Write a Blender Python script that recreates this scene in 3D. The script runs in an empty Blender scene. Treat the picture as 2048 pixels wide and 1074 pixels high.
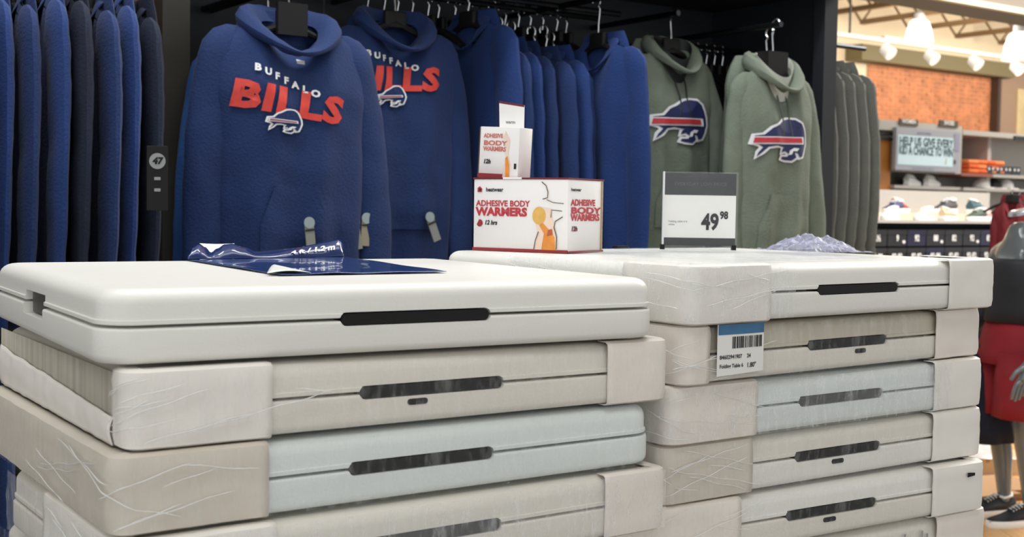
import bpy, bmesh, math, random
from mathutils import Vector, Matrix, noise
C = bpy.context.scene.collection
R = math.radians
rnd = random.Random(7)

# ------------------------------------------------------------------ camera
CAM_H = 1.5
FPX, PITCH, ROLL = 2488.4, 0.049901, 0.0155713
cp, sp, cr, sr = math.cos(PITCH), math.sin(PITCH), math.cos(ROLL), math.sin(ROLL)
FWD = Vector((0, cp, -sp)); R0 = Vector((1, 0, 0)); U0 = Vector((0, sp, cp))
RGT = cr * R0 + sr * U0; UPV = -sr * R0 + cr * U0
CO = Vector((0, 0, CAM_H))
cam_d = bpy.data.cameras.new('camera'); cam = bpy.data.objects.new('camera', cam_d); C.objects.link(cam)
cam_d.sensor_width = 36; cam_d.lens = FPX / 2048 * 36; cam_d.clip_start = .05; cam_d.clip_end = 200
M = Matrix.Identity(4)
for i in range(3):
    M[i][0] = RGT[i]; M[i][1] = UPV[i]; M[i][2] = -FWD[i]; M[i][3] = CO[i]
cam.matrix_world = M
cam_d.dof.use_dof = True; cam_d.dof.focus_distance = 2.35; cam_d.dof.aperture_fstop = 6.5
bpy.context.scene.camera = cam

# ------------------------------------------------------------------ light and exposure
sc = bpy.context.scene
w = bpy.data.worlds.new('world'); sc.world = w; w.use_nodes = True
w.node_tree.nodes['Background'].inputs[0].default_value = (.93, .97, 1.0, 1)
w.node_tree.nodes['Background'].inputs[1].default_value = 1.08
def area(name, loc, sx, sy, power, col=(.93, .97, 1), rz=0, tilt=0):
    l = bpy.data.lights.new(name, 'AREA'); l.shape = 'RECTANGLE'; l.size = sx; l.size_y = sy; l.energy = power; l.color = col
    o = bpy.data.objects.new(name, l); C.objects.link(o); o.location = loc; o.rotation_euler = (tilt, 0, rz); return o
def point_fill(name, loc, power, col=(1, .90, .76)):
    l = bpy.data.lights.new(name, 'POINT'); l.energy = power; l.color = col; l.shadow_soft_size = .25
    o = bpy.data.objects.new(name, l); C.objects.link(o); o.location = loc; return o
area('ceiling_light', (-.6, 2.4, 5.0), 2.4, 1.2, 26, rz=R(35))
area('ceiling_light', (1.6, 3.2, 5.0), 2.4, 1.2, 26, rz=R(35))
area('ceiling_light', (.2, -.6, 5.0), 3.0, 1.6, 60, rz=R(35))
area('ceiling_light', (-3.2, 1.2, 5.0), 2.4, 1.2, 26, rz=R(35))
area('added_shoulder_light', (-1.0, 3.05, 3.9), 1.6, .25, 32, rz=R(35)); area('added_shoulder_light', (.6, 4.15, 3.9), 1.6, .25, 22, rz=R(35))  # unseen narrow lights added to brighten the hoodie shoulders
area('ceiling_light', (4.9, 7.6, 5.0), 4.0, 2.5, 450, (1, .98, .95), rz=R(35), tilt=R(25))
area('ceiling_light', (8.6, 12.5, 4.9), 5.0, 3.0, 330, (1, .95, .88), rz=R(35))
area('added_wall_light', (9.0, 20.0, 4.2), 8.0, .6, 130, (1, .91, .80), rz=R(35), tilt=R(58))  # unseen area light added to brighten the brick wall
for bx, by in ((6.2, 17.8), (9.6, 19.6), (6.4, 12.0), (10.5, 14.2)): point_fill('added_ceiling_fill', (bx, by, 3.9), 120, (1, .91, .78))  # unseen point lights added to lift the far ceiling
sc.view_settings.view_transform = 'Standard'; sc.view_settings.look = 'None'
sc.view_settings.exposure = 0.14; sc.view_settings.gamma = 1.0; sc.view_settings.use_curve_mapping = False
sc.cycles.use_denoising = True
sc.cycles.max_bounces = 8; sc.cycles.transparent_max_bounces = 16

# ------------------------------------------------------------------ helpers
def ray(px, py): return FWD + RGT * ((px - 1024) / FPX) - UPV * ((py - 537) / FPX)
def at(px, py, d): return CO + ray(px, py) * d
def onz(px, py, z):
    r = ray(px, py); return CO + r * ((z - CAM_H) / r.z)
YAW = R(35)                                            # the shop grid: fixtures, shelves and far wall run this way
EV = Vector((math.cos(YAW), math.sin(YAW), 0)); NV = Vector((math.sin(YAW), -math.cos(YAW), 0))
def sq(s, q, z): return EV * s + NV * q + Vector((0, 0, z))
def onq(px, py, q):                                    # point of a pixel's ray on the vertical plane at distance q, as (s, z)
    r = ray(px, py); t = q / r.dot(NV); P = CO + r * t
    return P.dot(EV), P.z
def srgb(r, g, b):
    f = lambda c: (c / 255 / 12.92) if c / 255 <= .04045 else ((c / 255 + .055) / 1.055) ** 2.4
    return (f(r), f(g), f(b), 1)

def mat(name, col, rough=.6, var=0., vscale=6., bump=0., bscale=60., metal=0., spec=.5, stretch=(1, 1, 1), sheen=0., coat=0.):
    m = bpy.data.materials.new(name); m.use_nodes = True; nt = m.node_tree; p = nt.nodes['Principled BSDF']
    p.inputs['Base Color'].default_value = col; p.inputs['Roughness'].default_value = rough
    p.inputs['Metallic'].default_value = metal; p.inputs['Specular IOR Level'].default_value = spec
    if sheen: p.inputs['Sheen Weight'].default_value = sheen; p.inputs['Sheen Roughness'].default_value = .5
    if coat: p.inputs['Coat Weight'].default_value = coat
    if var or bump:
        tc = nt.nodes.new('ShaderNodeTexCoord'); mp = nt.nodes.new('ShaderNodeMapping'); mp.inputs['Scale'].default_value = stretch
        nt.links.new(tc.outputs['Object'], mp.inputs[0])
    if var:
        n = nt.nodes.new('ShaderNodeTexNoise'); n.inputs['Scale'].default_value = vscale; n.inputs['Detail'].default_value = 5
        nt.links.new(mp.outputs[0], n.inputs['Vector'])
        r = nt.nodes.new('ShaderNodeValToRGB'); r.color_ramp.elements[0].position = .3; r.color_ramp.elements[1].position = .7
        a = tuple(max(0, c * (1 - var)) for c in col[:3]) + (1,); b = tuple(min(1, c * (1 + var * .6)) for c in col[:3]) + (1,)
        r.color_ramp.elements[0].color = a; r.color_ramp.elements[1].color = b
        nt.links.new(n.outputs['Fac'], r.inputs[0]); nt.links.new(r.outputs[0], p.inputs['Base Color'])
    if bump:
        n2 = nt.nodes.new('ShaderNodeTexNoise'); n2.inputs['Scale'].default_value = bscale; n2.inputs['Detail'].default_value = 4
        nt.links.new(mp.outputs[0], n2.inputs['Vector'])
        b = nt.nodes.new('ShaderNodeBump'); b.inputs['Strength'].default_value = bump; b.inputs['Distance'].default_value = .01
        nt.links.new(n2.outputs['Fac'], b.inputs['Height']); nt.links.new(b.outputs[0], p.inputs['Normal'])
    return m
def emit(name, col, s):
    m = bpy.data.materials.new(name); m.use_nodes = True; p = m.node_tree.nodes['Principled BSDF']
    p.inputs['Base Color'].default_value = col; p.inputs['Emission Color'].default_value = col; p.inputs['Emission Strength'].default_value = s
    return m
def film_mat(name, base, ridges, col=(.9, .92, .93, 1), scale=(14, 14, 50)):
    m = bpy.data.materials.new(name); m.use_nodes = True; nt = m.node_tree; p = nt.nodes['Principled BSDF']; out = nt.nodes['Material Output']
    p.inputs['Base Color'].default_value = col; p.inputs['Roughness'].default_value = .18
    tr = nt.nodes.new('ShaderNodeBsdfTransparent'); mx = nt.nodes.new('ShaderNodeMixShader')
    tc = nt.nodes.new('ShaderNodeTexCoord'); mp = nt.nodes.new('ShaderNodeMapping')
    mp.inputs['Rotation'].default_value = (R(6), R(24), R(3)); mp.inputs['Scale'].default_value = scale
    n = nt.nodes.new('ShaderNodeTexNoise'); n.inputs['Scale'].default_value = 1.0; n.inputs['Detail'].default_value = 6; n.inputs['Roughness'].default_value = .62
    rp = nt.nodes.new('ShaderNodeMapRange'); rp.inputs['From Min'].default_value = .48; rp.inputs['From Max'].default_value = .72
    rp.inputs['To Min'].default_value = base; rp.inputs['To Max'].default_value = ridges
    b = nt.nodes.new('ShaderNodeBump'); b.inputs['Strength'].default_value = .35; b.inputs['Distance'].default_value = .004
    L = nt.links.new
    L(tc.outputs['Object'], mp.inputs[0]); L(mp.outputs[0], n.inputs['Vector']); L(n.outputs['Fac'], rp.inputs['Value'])
    L(n.outputs['Fac'], b.inputs['Height']); L(b.outputs[0], p.inputs['Normal'])
    L(rp.outputs[0], mx.inputs[0]); L(tr.outputs[0], mx.inputs[1]); L(p.outputs[0], mx.inputs[2]); L(mx.outputs[0], out.inputs['Surface'])
    return m

class MB:
    def __init__(s): s.v = []; s.f = []
    def add(s, vs, fs):
        o = len(s.v); s.v += [tuple(v) for v in vs]; s.f += [tuple(i + o for i in f) for f in fs]; return s
    def box(s, x0, x1, y0, y1, z0, z1):
        return s.add([(x0, y0, z0), (x1, y0, z0), (x1, y1, z0), (x0, y1, z0), (x0, y0, z1), (x1, y0, z1), (x1, y1, z1), (x0, y1, z1)],
              [(3, 2, 1, 0), (4, 5, 6, 7), (0, 1, 5, 4), (1, 2, 6, 5), (2, 3, 7, 6), (3, 0, 4, 7)])
    def loft(s, loops, closed=True, cap=True):
        n = len(loops[0]); vs = [p for l in loops for p in l]; fs = []
        for k in range(len(loops) - 1):
            for i in range(n if closed else n - 1):
                j = (i + 1) % n; fs.append((k * n + i, k * n + j, (k + 1) * n + j, (k + 1) * n + i))
        if cap and closed:
            fs.append(tuple(range(n - 1, -1, -1))); fs.append(tuple((len(loops) - 1) * n + i for i in range(n)))
        return s.add(vs, fs)
    def tube(s, pts, rad, n=10, squash=1.0, sqdir=None):
        pts = [Vector(p) for p in pts]; loops = []
        if not hasattr(rad, '__len__'): rad = [rad] * len(pts)
        prev = None
        for i, p in enumerate(pts):
            t = (pts[min(i + 1, len(pts) - 1)] - pts[max(i - 1, 0)]).normalized()
            a = Vector(sqdir) if sqdir else (prev or (Vector((0, 0, 1)) if abs(t.z) < .9 else Vector((1, 0, 0))))
            a = (a - t * a.dot(t)).normalized(); b = t.cross(a); prev = a
            loops.append([p + a * (rad[i] * squash * math.cos(2 * math.pi * k / n)) + b * (rad[i] * math.sin(2 * math.pi * k / n)) for k in range(n)])
        return s.loft(loops)
    def grid(s, fn, nu, nv):
        vs = [fn(i / nu, j / nv) for j in range(nv + 1) for i in range(nu + 1)]; w_ = nu + 1
        return s.add(vs, [(j * w_ + i, j * w_ + i + 1, (j + 1) * w_ + i + 1, (j + 1) * w_ + i) for j in range(nv) for i in range(nu)])
    def mesh(s, name, m, smooth=True):
        me = bpy.data.meshes.new(name); me.from_pydata(s.v, [], s.f); me.update()
        bm = bmesh.new(); bm.from_mesh(me); bmesh.ops.recalc_face_normals(bm, faces=bm.faces); bm.to_mesh(me); bm.free()
        if m: me.materials.append(m)
        if smooth:
            me.polygons.foreach_set('use_smooth', [True] * len(me.polygons))
            me.set_sharp_from_angle(angle=R(38))
        return me
    def obj(s, name, m, parent=None, smooth=True, solid=0):
        return mk(name, s.mesh(name, m, smooth), parent, solid)
def mk(name, me, parent=None, solid=0):
    o = bpy.data.objects.new(name, me); C.objects.link(o)
    if parent: o.parent = parent
    if solid:
        md = o.modifiers.new('thick', 'SOLIDIFY'); md.thickness = solid; md.offset = 0
    return o
def thing(name, label, cat, loc=(0, 0, 0), rz=0, group=None):
    o = bpy.data.objects.new(name, None); C.objects.link(o); o.location = loc; o.rotation_euler = (0, 0, rz); o.empty_display_size = .05
    o['label'] = label; o['category'] = cat
    if group: o['group'] = group
    return o
def tag(o, label, cat, group=None):
    o['label'] = label; o['category'] = cat
    if group: o['group'] = group
    return o
def copy_tree(o, parent=None):
    c = o.copy(); C.objects.link(c)
    if parent: c.parent = parent
    for ch in list(o.children): copy_tree(ch, c)
    return c
def struct(name, mb, m, parent=None, smooth=False):
    o = mb.obj(name, m, parent, smooth); o['kind'] = 'structure'; return o

def rrect(x0, x1, y0, y1, r, n=6):
    pts = []
    for (cx, cy, a0) in ((x1 - r, y0 + r, -90), (x1 - r, y1 - r, 0), (x0 + r, y1 - r, 90), (x0 + r, y0 + r, 180)):
        for k in range(n + 1):
            a = R(a0 + 90 * k / n); pts.append((cx + r * math.cos(a), cy + r * math.sin(a)))
    return pts
def slab(x0, x1, y0, y1, z0, z1, r, bt, bb, n=6, bn=4):
    """rounded-rectangle slab with softened top (bt) and bottom (bb) edges"""
    loops = []
    for k in range(bn + 1):
        a = R(90 * k / bn); ins = bb * (1 - math.sin(a)); z = z0 + bb * (1 - math.cos(a))
        loops.append([(x, y, z) for x, y in rrect(x0 + ins, x1 - ins, y0 + ins, y1 - ins, max(r - ins, .002), n)])
    for k in range(bn + 1):
        a = R(90 * k / bn); ins = bt * (1 - math.cos(a)); z = z1 - bt * (1 - math.sin(a))
        loops.append([(x, y, z) for x, y in rrect(x0 + ins, x1 - ins, y0 + ins, y1 - ins, max(r - ins, .002), n)])
    return MB().loft(loops)

def refine(bm, maxlen):
    for _ in range(6):
        es = [e for e in bm.edges if e.calc_length() > maxlen]
        if not es: break
        bmesh.ops.subdivide_edges(bm, edges=es, cuts=1, use_grid_fill=False)
        bmesh.ops.triangulate(bm, faces=bm.faces)
def conform(name, bm, fn, m, parent, maxlen=.02):
    """map a flat 2D bmesh (x, y) through fn(x, y) -> 3D point: a print lying on a surface"""
    bmesh.ops.triangulate(bm, faces=bm.faces)
    refine(bm, maxlen)
    for v in bm.verts: v.co = Vector(fn(v.co.x, v.co.y))
    me = bpy.data.meshes.new(name); bm.to_mesh(me); bm.free(); me.materials.append(m)
    return mk(name, me, parent)
def poly_bm(polys):
    bm = bmesh.new()
    for pts in polys:
        bm.faces.new([bm.verts.new((x, y, 0)) for x, y in pts])
    return bm
def text_bm(body, size, bold=0., shear=0., align='CENTER', sx=1.0, space=1.0, res=3):
    cu = bpy.data.curves.new('lettering', 'FONT'); cu.body = body; cu.size = size; cu.offset = bold * size; cu.shear = shear
    cu.align_x = align; cu.align_y = 'CENTER'; cu.space_character = space; cu.resolution_u = res; cu.fill_mode = 'FRONT'
    o = bpy.data.objects.new('lettering', cu); C.objects.link(o)
    dg = bpy.context.evaluated_depsgraph_get(); e = o.evaluated_get(dg); me = e.to_mesh()
    bm = bmesh.new(); bm.from_mesh(me); e.to_mesh_clear()
    bpy.data.objects.remove(o); bpy.data.curves.remove(cu)
    for v in bm.verts: v.co.x *= sx; v.co.z = 0
    return bm
def plane_fn(O, X, Y, lift=.0012):
    O, X, Y = Vector(O), Vector(X).normalized(), Vector(Y).normalized(); N = X.cross(Y)
    return lambda x, y: O + X * x + Y * y + N * lift
def offset_poly(pts, d):
    n = len(pts); out = []
    A = sum(pts[i][0] * pts[(i + 1) % n][1] - pts[(i + 1) % n][0] * pts[i][1] for i in range(n))
    s = 1 if A > 0 else -1
    for i in range(n):
        p0, p1, p2 = Vector(pts[i - 1]), Vector(pts[i]), Vector(pts[(i + 1) % n])
        e1 = (p1 - p0).normalized(); e2 = (p2 - p1).normalized()
        n1 = Vector((e1.y, -e1.x)) * s; n2 = Vector((e2.y, -e2.x)) * s
        b = (n1 + n2); b = b.normalized() if b.length > 1e-6 else n1
        k = min(1.6, 1 / max(.4, b.dot(n1))); out.append(tuple(p1 + b * d * k))
    return out

# ------------------------------------------------------------------ materials
M_white = mat('white_plastic', srgb(232, 230, 224), .42, .03, 3, .05, 220)
M_white_cool = mat('cool_white_plastic', srgb(222, 228, 226), .4, .04, 3, .05, 220)
M_white_warm = mat('warm_white_plastic', srgb(226, 221, 211), .45, .05, 3, .06, 200)
M_white_shaded = mat('shaded_white_plastic', srgb(200, 192, 175), .5, .06, 4, .06, 200)  # white plastic with the shade on the second rear table tinted in
M_cover = mat('foam_cover', srgb(238, 233, 226), .5, .04, 9, .07, 40, stretch=(1, 1, .35))
M_cover2 = mat('pink_grey_cover', srgb(236, 227, 218), .5, .05, 9, .07, 40, stretch=(1, 1, .35))
M_cover3 = mat('tan_cover', srgb(212, 203, 190), .5, .05, 9, .08, 36, stretch=(1, 1, .35))
M_ribbed = mat('corrugated_grey', srgb(184, 178, 164), .75, .22, 9, .3, 60, stretch=(6, 6, .25))
M_film = film_mat('clear_film', .03, .20, scale=(70, 70, 16))
M_film2 = film_mat('frosted_film', .14, .42, scale=(80, 80, 18))
M_black = mat('black_plastic', srgb(24, 23, 23), .55, spec=.25)
M_blackmetal = mat('black_metal', srgb(26, 27, 30), .5)
M_fix = mat('charcoal_laminate', srgb(30, 33, 39), .6, .1, 2)
M_post = mat('grey_brown_upright', srgb(70, 67, 60), .5)
M_wood = mat('stained_wood', srgb(128, 84, 50), .5, .25, 4, 0, 1, stretch=(1, 1, 14))
M_chrome = mat('chrome', srgb(190, 190, 192), .22, metal=1)
M_navy = mat('navy_fleece', srgb(6, 38, 88), .85, .10, 5, .25, 130, sheen=.06)
M_navy2 = mat('royal_fleece', srgb(10, 47, 106), .85, .10, 5, .25, 130, sheen=.08)
M_litblue = mat('lit_blue_fleece', srgb(36, 84, 150), .85, .06, 5, .2, 130, sheen=.1)  # blue fleece brightened in colour to stand for a lit sleeve edge
M_navydark = mat('dark_navy_fleece', srgb(14, 24, 46), .88, .1, 5, .2, 130)
M_green = mat('olive_grey_fleece', srgb(112, 121, 107), .9, .07, 30, .3, 140)
M_greendark = mat('dark_olive_fleece', srgb(84, 90, 80), .9, .08, 30, .3, 140)
M_grey = mat('charcoal_grey_fleece', srgb(114, 115, 109), .9, .08, 20, .3, 140)
M_lining = mat('pale_lining', srgb(196, 196, 186), .85)
M_red = mat('red_print', srgb(206, 58, 48), .6, .1, 60)
M_redstripe = mat('red_stripe', srgb(190, 52, 62), .6)
M_printnavy = mat('navy_print', srgb(34, 40, 84), .6)
M_whiteprint = mat('white_print', srgb(226, 226, 228), .6)
M_paper = mat('paper', srgb(238, 236, 232), .6)
M_dark = mat('dark_print', srgb(30, 30, 33), .6)
M_greyprint = mat('grey_print', srgb(150, 150, 152), .6)

# ------------------------------------------------------------------ the room
floor = struct('floor', MB().box(-14, 22, -6, 32, -.1, -.004), mat('floor_base', srgb(126, 118, 108), .5, .1, 2))
M_pl = [mat('plank_oak_%d' % i, srgb(*c), .38, .14, 3, .04, 40, stretch=(12, 1, 1)) for i, c in enumerate([(214, 166, 108), (202, 152, 96), (222, 176, 120)])]
pm = [slab(0, .146, 0, 1.2, -.004, .002, .003, .0015, .0005, 1, 1).mesh('plank', m, False) for m in M_pl]
for i in range(15):
    for j in range(4):
        o = mk('plank', pm[rnd.randrange(3)], floor); o.location = (1.3 + i * .149, 4.4 + j * 1.205 - (i % 3) * .4, 0)
CEIL = 5.62
ceiling = struct('ceiling', MB().box(-14, 22, -6, 32, CEIL, CEIL + .1), mat('cream_deck', srgb(224, 212, 188), .7, .04, 2))
QW = -13.9                                             # the far wall, parallel to the fixture
fw = MB().add([sq(s, q, z) for z in (0, CEIL) for s, q in ((6, QW), (34, QW), (34, QW - .2), (6, QW - .2))],
              [(0, 1, 5, 4), (1, 2, 6, 5), (2, 3, 7, 6), (3, 0, 4, 7), (4, 5, 6, 7), (3, 2, 1, 0)])
M_cream = mat('cream_wall_paint', srgb(224, 206, 176), .7, .03, 1)
wall = struct('wall_back', fw, M_cream)
# brick panel on it: real bricks, far too small to pick apart singly
sA, zT = onq(1735, 128, QW); sB, _ = onq(1979, 140, QW); zB = .2
bm_ = MB()
hB, lB, jt = .075, .24, .012
nz = int((zT - zB) / hB)
for k in range(nz):
    s = sA - (k % 2) * lB / 2
    while s < sB:
        a, b = max(s, sA), min(s + lB - jt, sB)
        if b - a > .02:
            z0 = zT - (k + 1) * hB; z1 = z0 + hB - jt; pr = QW + .03 + rnd.uniform(0, .012)
            bm_.add([sq(a, QW, z0), sq(b, QW, z0), sq(b, pr, z0), sq(a, pr, z0), sq(a, QW, z1), sq(b, QW, z1), sq(b, pr, z1), sq(a, pr, z1)],
                    [(3, 2, 6, 7), (0, 3, 7, 4), (2, 1, 5, 6), (4, 7, 6, 5), (0, 1, 2, 3)])
        s += lB
br = bm_.obj('brick', mat('orange_brick', srgb(196, 124, 84), .8, .3, 5), wall, False); br['kind'] = 'stuff'
def wallbox(name, s0, s1, q0, q1, z0, z1, m, parent=None, kind=True):
    mb = MB().add([sq(s, q, z) for z in (z0, z1) for s, q in ((s0, q1), (s1, q1), (s1, q0), (s0, q0))],
                  [(0, 1, 5, 4), (1, 2, 6, 5), (2, 3, 7, 6), (3, 0, 4, 7), (4, 5, 6, 7), (3, 2, 1, 0)])
    o = mb.obj(name, m, parent, False)
    if kind and not parent: o['kind'] = 'structure'
    return o
wallbox('mortar', sA - .02, sB + .02, QW, QW + .022, zB, zT, mat('mortar', srgb(196, 160, 122), .9), wall)
s0, z0 = onq(1690, 124, QW); s1, z1 = onq(1692, 101, QW)
wallbox('trim_1', s0, sB + .25, QW, QW + .35, zT, zT + .26, mat('olive_bulkhead', srgb(112, 102, 70), .7))
wallbox('trim_2', sB, sB + .09, QW, QW + .2, .1, zT + .26, mat('dark_reveal', srgb(66, 48, 34), .7))
sD, _ = onq(2024, 150, QW)
wallbox('wall_side', sB + .09, sD + 6, QW, QW + .12, 1.2, zT + .2, mat('brown_panel', srgb(150, 122, 98), .55, .06, 1))
# wall graphic at the far right, a pale picture cut by the frame
g = wallbox('picture_panel', sD, sD + 1.6, QW + .12, QW + .14, 1.9, zT - .15, mat('pale_graphic', srgb(208, 186, 140), .6, .35, 1.4), None, False)
tag(g, 'pale yellowish wall graphic on the brown panel at the right edge', 'picture')
# open-web joists under the deck
M_joist = mat('brown_joist_paint', srgb(118, 92, 62), .6)
def joist(s, z0=4.5, q0=QW + .1, q1=-4.0):
    mb = MB()
    for z in (z0, z0 + .62):
        mb.add([sq(s + a, q, z + c) for q in (q0 + (0 if z > z0 else .5), q1) for a, c in ((-.05, 0), (.05, 0), (.05, .07), (-.05, .07))],
               [(0, 1, 5, 4), (1, 2, 6, 5), (2, 3, 7, 6), (3, 0, 4, 7), (0, 3, 2, 1), (4, 5, 6, 7)])
    q = q0 + .5; k = 0
    while q < q1:
        a = (q, z0 if k % 2 == 0 else z0 + .62); b = (q + .55, z0 + .62 if k % 2 == 0 else z0)
        mb.tube([sq(s, a[0], a[1] + .03), sq(s, b[0], b[1] + .03)], .018, 5); q += .55; k += 1
    mb.tube([sq(s, q0 + .05, z0 + .65), sq(s, q0 + .5, z0 + .03)], .02, 5)
    return mb.obj('joist', M_joist, ceiling, False)
js = [onq(px, 60, QW + .5)[0] for px in (1430, 1525, 1620, 1713, 1808, 1903, 1990, 2075)]
for s in js: joist(s)
for s in (js[-1] + 1.3, js[-1] + 2.6, js[-1] + 3.9): joist(s)
# grey duct with a pale lower flange crossing the top right corner
P = at(1880, -2, 9.0); sd, qd = P.dot(EV), P.dot(NV)
wallbox('trim_3', sd - 3, sd + 6, qd - .5, qd, P.z + .03, P.z + .5, mat('duct_grey', srgb(120, 110, 98), .6))
wallbox('trim_4', sd - 3, sd + 6, qd - .02, qd + .03, P.z - .01, P.z + .03, mat('flange_cream', srgb(226, 210, 178), .5))

# ------------------------------------------------------------------ the stacks of folded tables
TT = .10710; TL, TW, TH = .914, .75, .0985
L2 = TL / 2
def lid():
    def lp(ins, z): return [(x, y, z) for x, y in rrect(-L2 + ins, L2 - ins, ins, TW - ins, .05 - ins, 6)]
    rows = [(.002, .0515), (0, .0525), (0, .0575), (.0025, .0585)]
    for k in range(7):
        a = R(90 * k / 6); rows.append((.0028 + .026 * (1 - math.cos(a)), TH - .020 + .020 * math.sin(a)))
    return MB().loft([lp(*r) for r in rows])
up = lid()
lo = slab(-L2 - .002, L2 + .002, -.002, TW + .002, 0, .0475, .052, .004, .012)
# handle bar inside the recess, pill-shaped
def pill(x0, x1, z0, z1, y0, y1):
    r = (z1 - z0) / 2 * .98; pts = rrect(x0, x1, z0, z1, r, 4)
    return MB().loft([[(x, y0, z) for x, z in pts], [(x, y1, z) for x, z in pts]])
def cut(mb, name, boxes):
    """a handle recess (and notch) really cut into the shell"""
    o = mb.obj(name, None); bx = boxes[0]; b = pill(bx[0], bx[1], bx[4], bx[5], bx[2], bx[3])
    for bx in boxes[1:]: b.box(*bx)
    c = b.obj('cutter', None, None, False)
    md = o.modifiers.new('b', 'BOOLEAN'); md.object = c; md.operation = 'DIFFERENCE'; md.solver = 'EXACT'
    me = bpy.data.meshes.new_from_object(o.evaluated_get(bpy.context.evaluated_depsgraph_get()))
    bpy.data.objects.remove(o); bpy.data.objects.remove(c)
    me.materials.clear()
    me.polygons.foreach_set('use_smooth', [True] * len(me.polygons)); me.set_sharp_from_angle(angle=R(35))
    return me
hbx = (-.125, .125, -.02, .03, .040, .0595)
nbx = (-L2 - .02, -L2 + .03, .335, .475, .030, .068)
UPM = {}; LOM = {}
def half(which, m, notch):
    d = UPM if which == 'u' else LOM
    if ('raw', notch) not in d: d[('raw', notch)] = cut(up if which == 'u' else lo, 'table_half', [hbx] + ([nbx] if notch else []))
    if (m.name, notch) not in d:
        me = d[('raw', notch)].copy(); me.materials.append(m); d[(m.name, notch)] = me
    return d[(m.name, notch)]
ME_handle = pill(-.122, .122, .0415, .0575, .0015, .028).mesh('carry_handle', M_black)
ME_slot = pill(-.017, .017, .027, .036, -.0035, .012).mesh('latch_slot', M_black)
ME_notch = MB().box(-L2 + .012, -L2 + .05, .34, .47, .032, .066).mesh('side_latch', mat('latch_grey', srgb(74, 72, 68), .5), False)

def outline_path(u0, v1, o, side, r0=.05):
    """points of the table's outline offset by o: from u0 along the front, round one corner, back along the side to v1"""
    r = r0 + o; pts = []; sg = -1 if side == 'left' else 1
    xe = sg * (L2 + o); n = max(3, int(abs(u0 - (xe - sg * r)) / .012))
    for k in range(n): pts.append((u0 + (xe - sg * r - u0) * k / n, -o))
    for k in range(9):
        a = R(90 * k / 8); pts.append((xe - sg * r + sg * r * math.sin(a), -o + r - r * math.cos(a)))
    n = max(3, int((v1 - r) / .015))
    for k in range(1, n + 1): pts.append((xe, -o + r + (v1 + o - r) * k / n))
    return pts
def band(path, prof, seed, amp, sc_=18):
    """a sheet following the path; prof = (inset, z) rows; wrinkled by amp"""
    n = len(path); nor = []
    for i in range(n):
        t = Vector(path[min(i + 1, n - 1)]) - Vector(path[max(i - 1, 0)]); t.normalize(); nor.append(Vector((t.y, -t.x)))
    if nor[0].y > 0: nor = [-x for x in nor]
    vs = []
    for (ins, z) in prof:
        for i, (x, y) in enumerate(path):
            d = noise.noise(Vector((x * sc_ + seed * 7.1, y * sc_ + z * sc_ * 1.2, z * sc_ * 1.6))) + .5 * noise.noise(Vector((x * sc_ * 3, y * sc_ * 3 + seed, z * sc_ * 5)))
            o = -ins + amp * d
            vs.append((x + nor[i].x * o, y + nor[i].y * o, z))
    m = len(prof); mb = MB()
    mb.add(vs, [(j * n + i, j * n + i + 1, (j + 1) * n + i + 1, (j + 1) * n + i) for j in range(m - 1) for i in range(n - 1)])
    return mb
def cover_prof(z0=-.002, z1=TH + .003):
    rows = [(.03, z0), (.008, z0), (.002, z0 + .003)]
    for k in range(1, 8): rows.append((0, z0 + .003 + (z1 - z0 - .006) * k / 8))
    return rows + [(.002, z1 - .003), (.008, z1), (.03, z1)]

M_crease = mat('film_crease', srgb(236, 238, 238), .25, coat=.3)
def creases(t, film, seed):
    """folds where the stretch film is pulled together: thin ridges lying on it"""
    u0, v1, m, z0, z1 = film; p = outline_path(u0, v1, .0150, 'left', .022); n = len(p); r = random.Random(int(seed * 10) + 3); mb = MB()
    corner = min(range(n), key=lambda i: p[i][0] + p[i][1])
    for k in range(11):
        near = True
        a = corner + r.randint(-26, 22 if v1 > .2 else 4) if near else r.randint(2, n - 12)
        ln = r.randint(6, 26); za = r.uniform(z0 + .01, z1 - .01); slope = r.choice((-1, 1, 1)) * r.uniform(.0009, .0035) * (1 if a < corner else -1)
        pts = []
        for q in range(ln):
            i = a + q; z = za - slope * (q - ln / 2) + .0012 * math.sin(q * .9 + k)
            if 0 <= i < n and z0 + .003 < z < z1 - .003: pts.append((p[i][0], p[i][1], z))
        if len(pts) > 3: mb.tube(pts, [.0002] + [r.uniform(.0004, .0008) for _ in pts[2:]] + [.0002], 5)
    if mb.v:
        o = mb.obj('film_creases', M_crease, t); o['kind'] = 'stuff'

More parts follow.
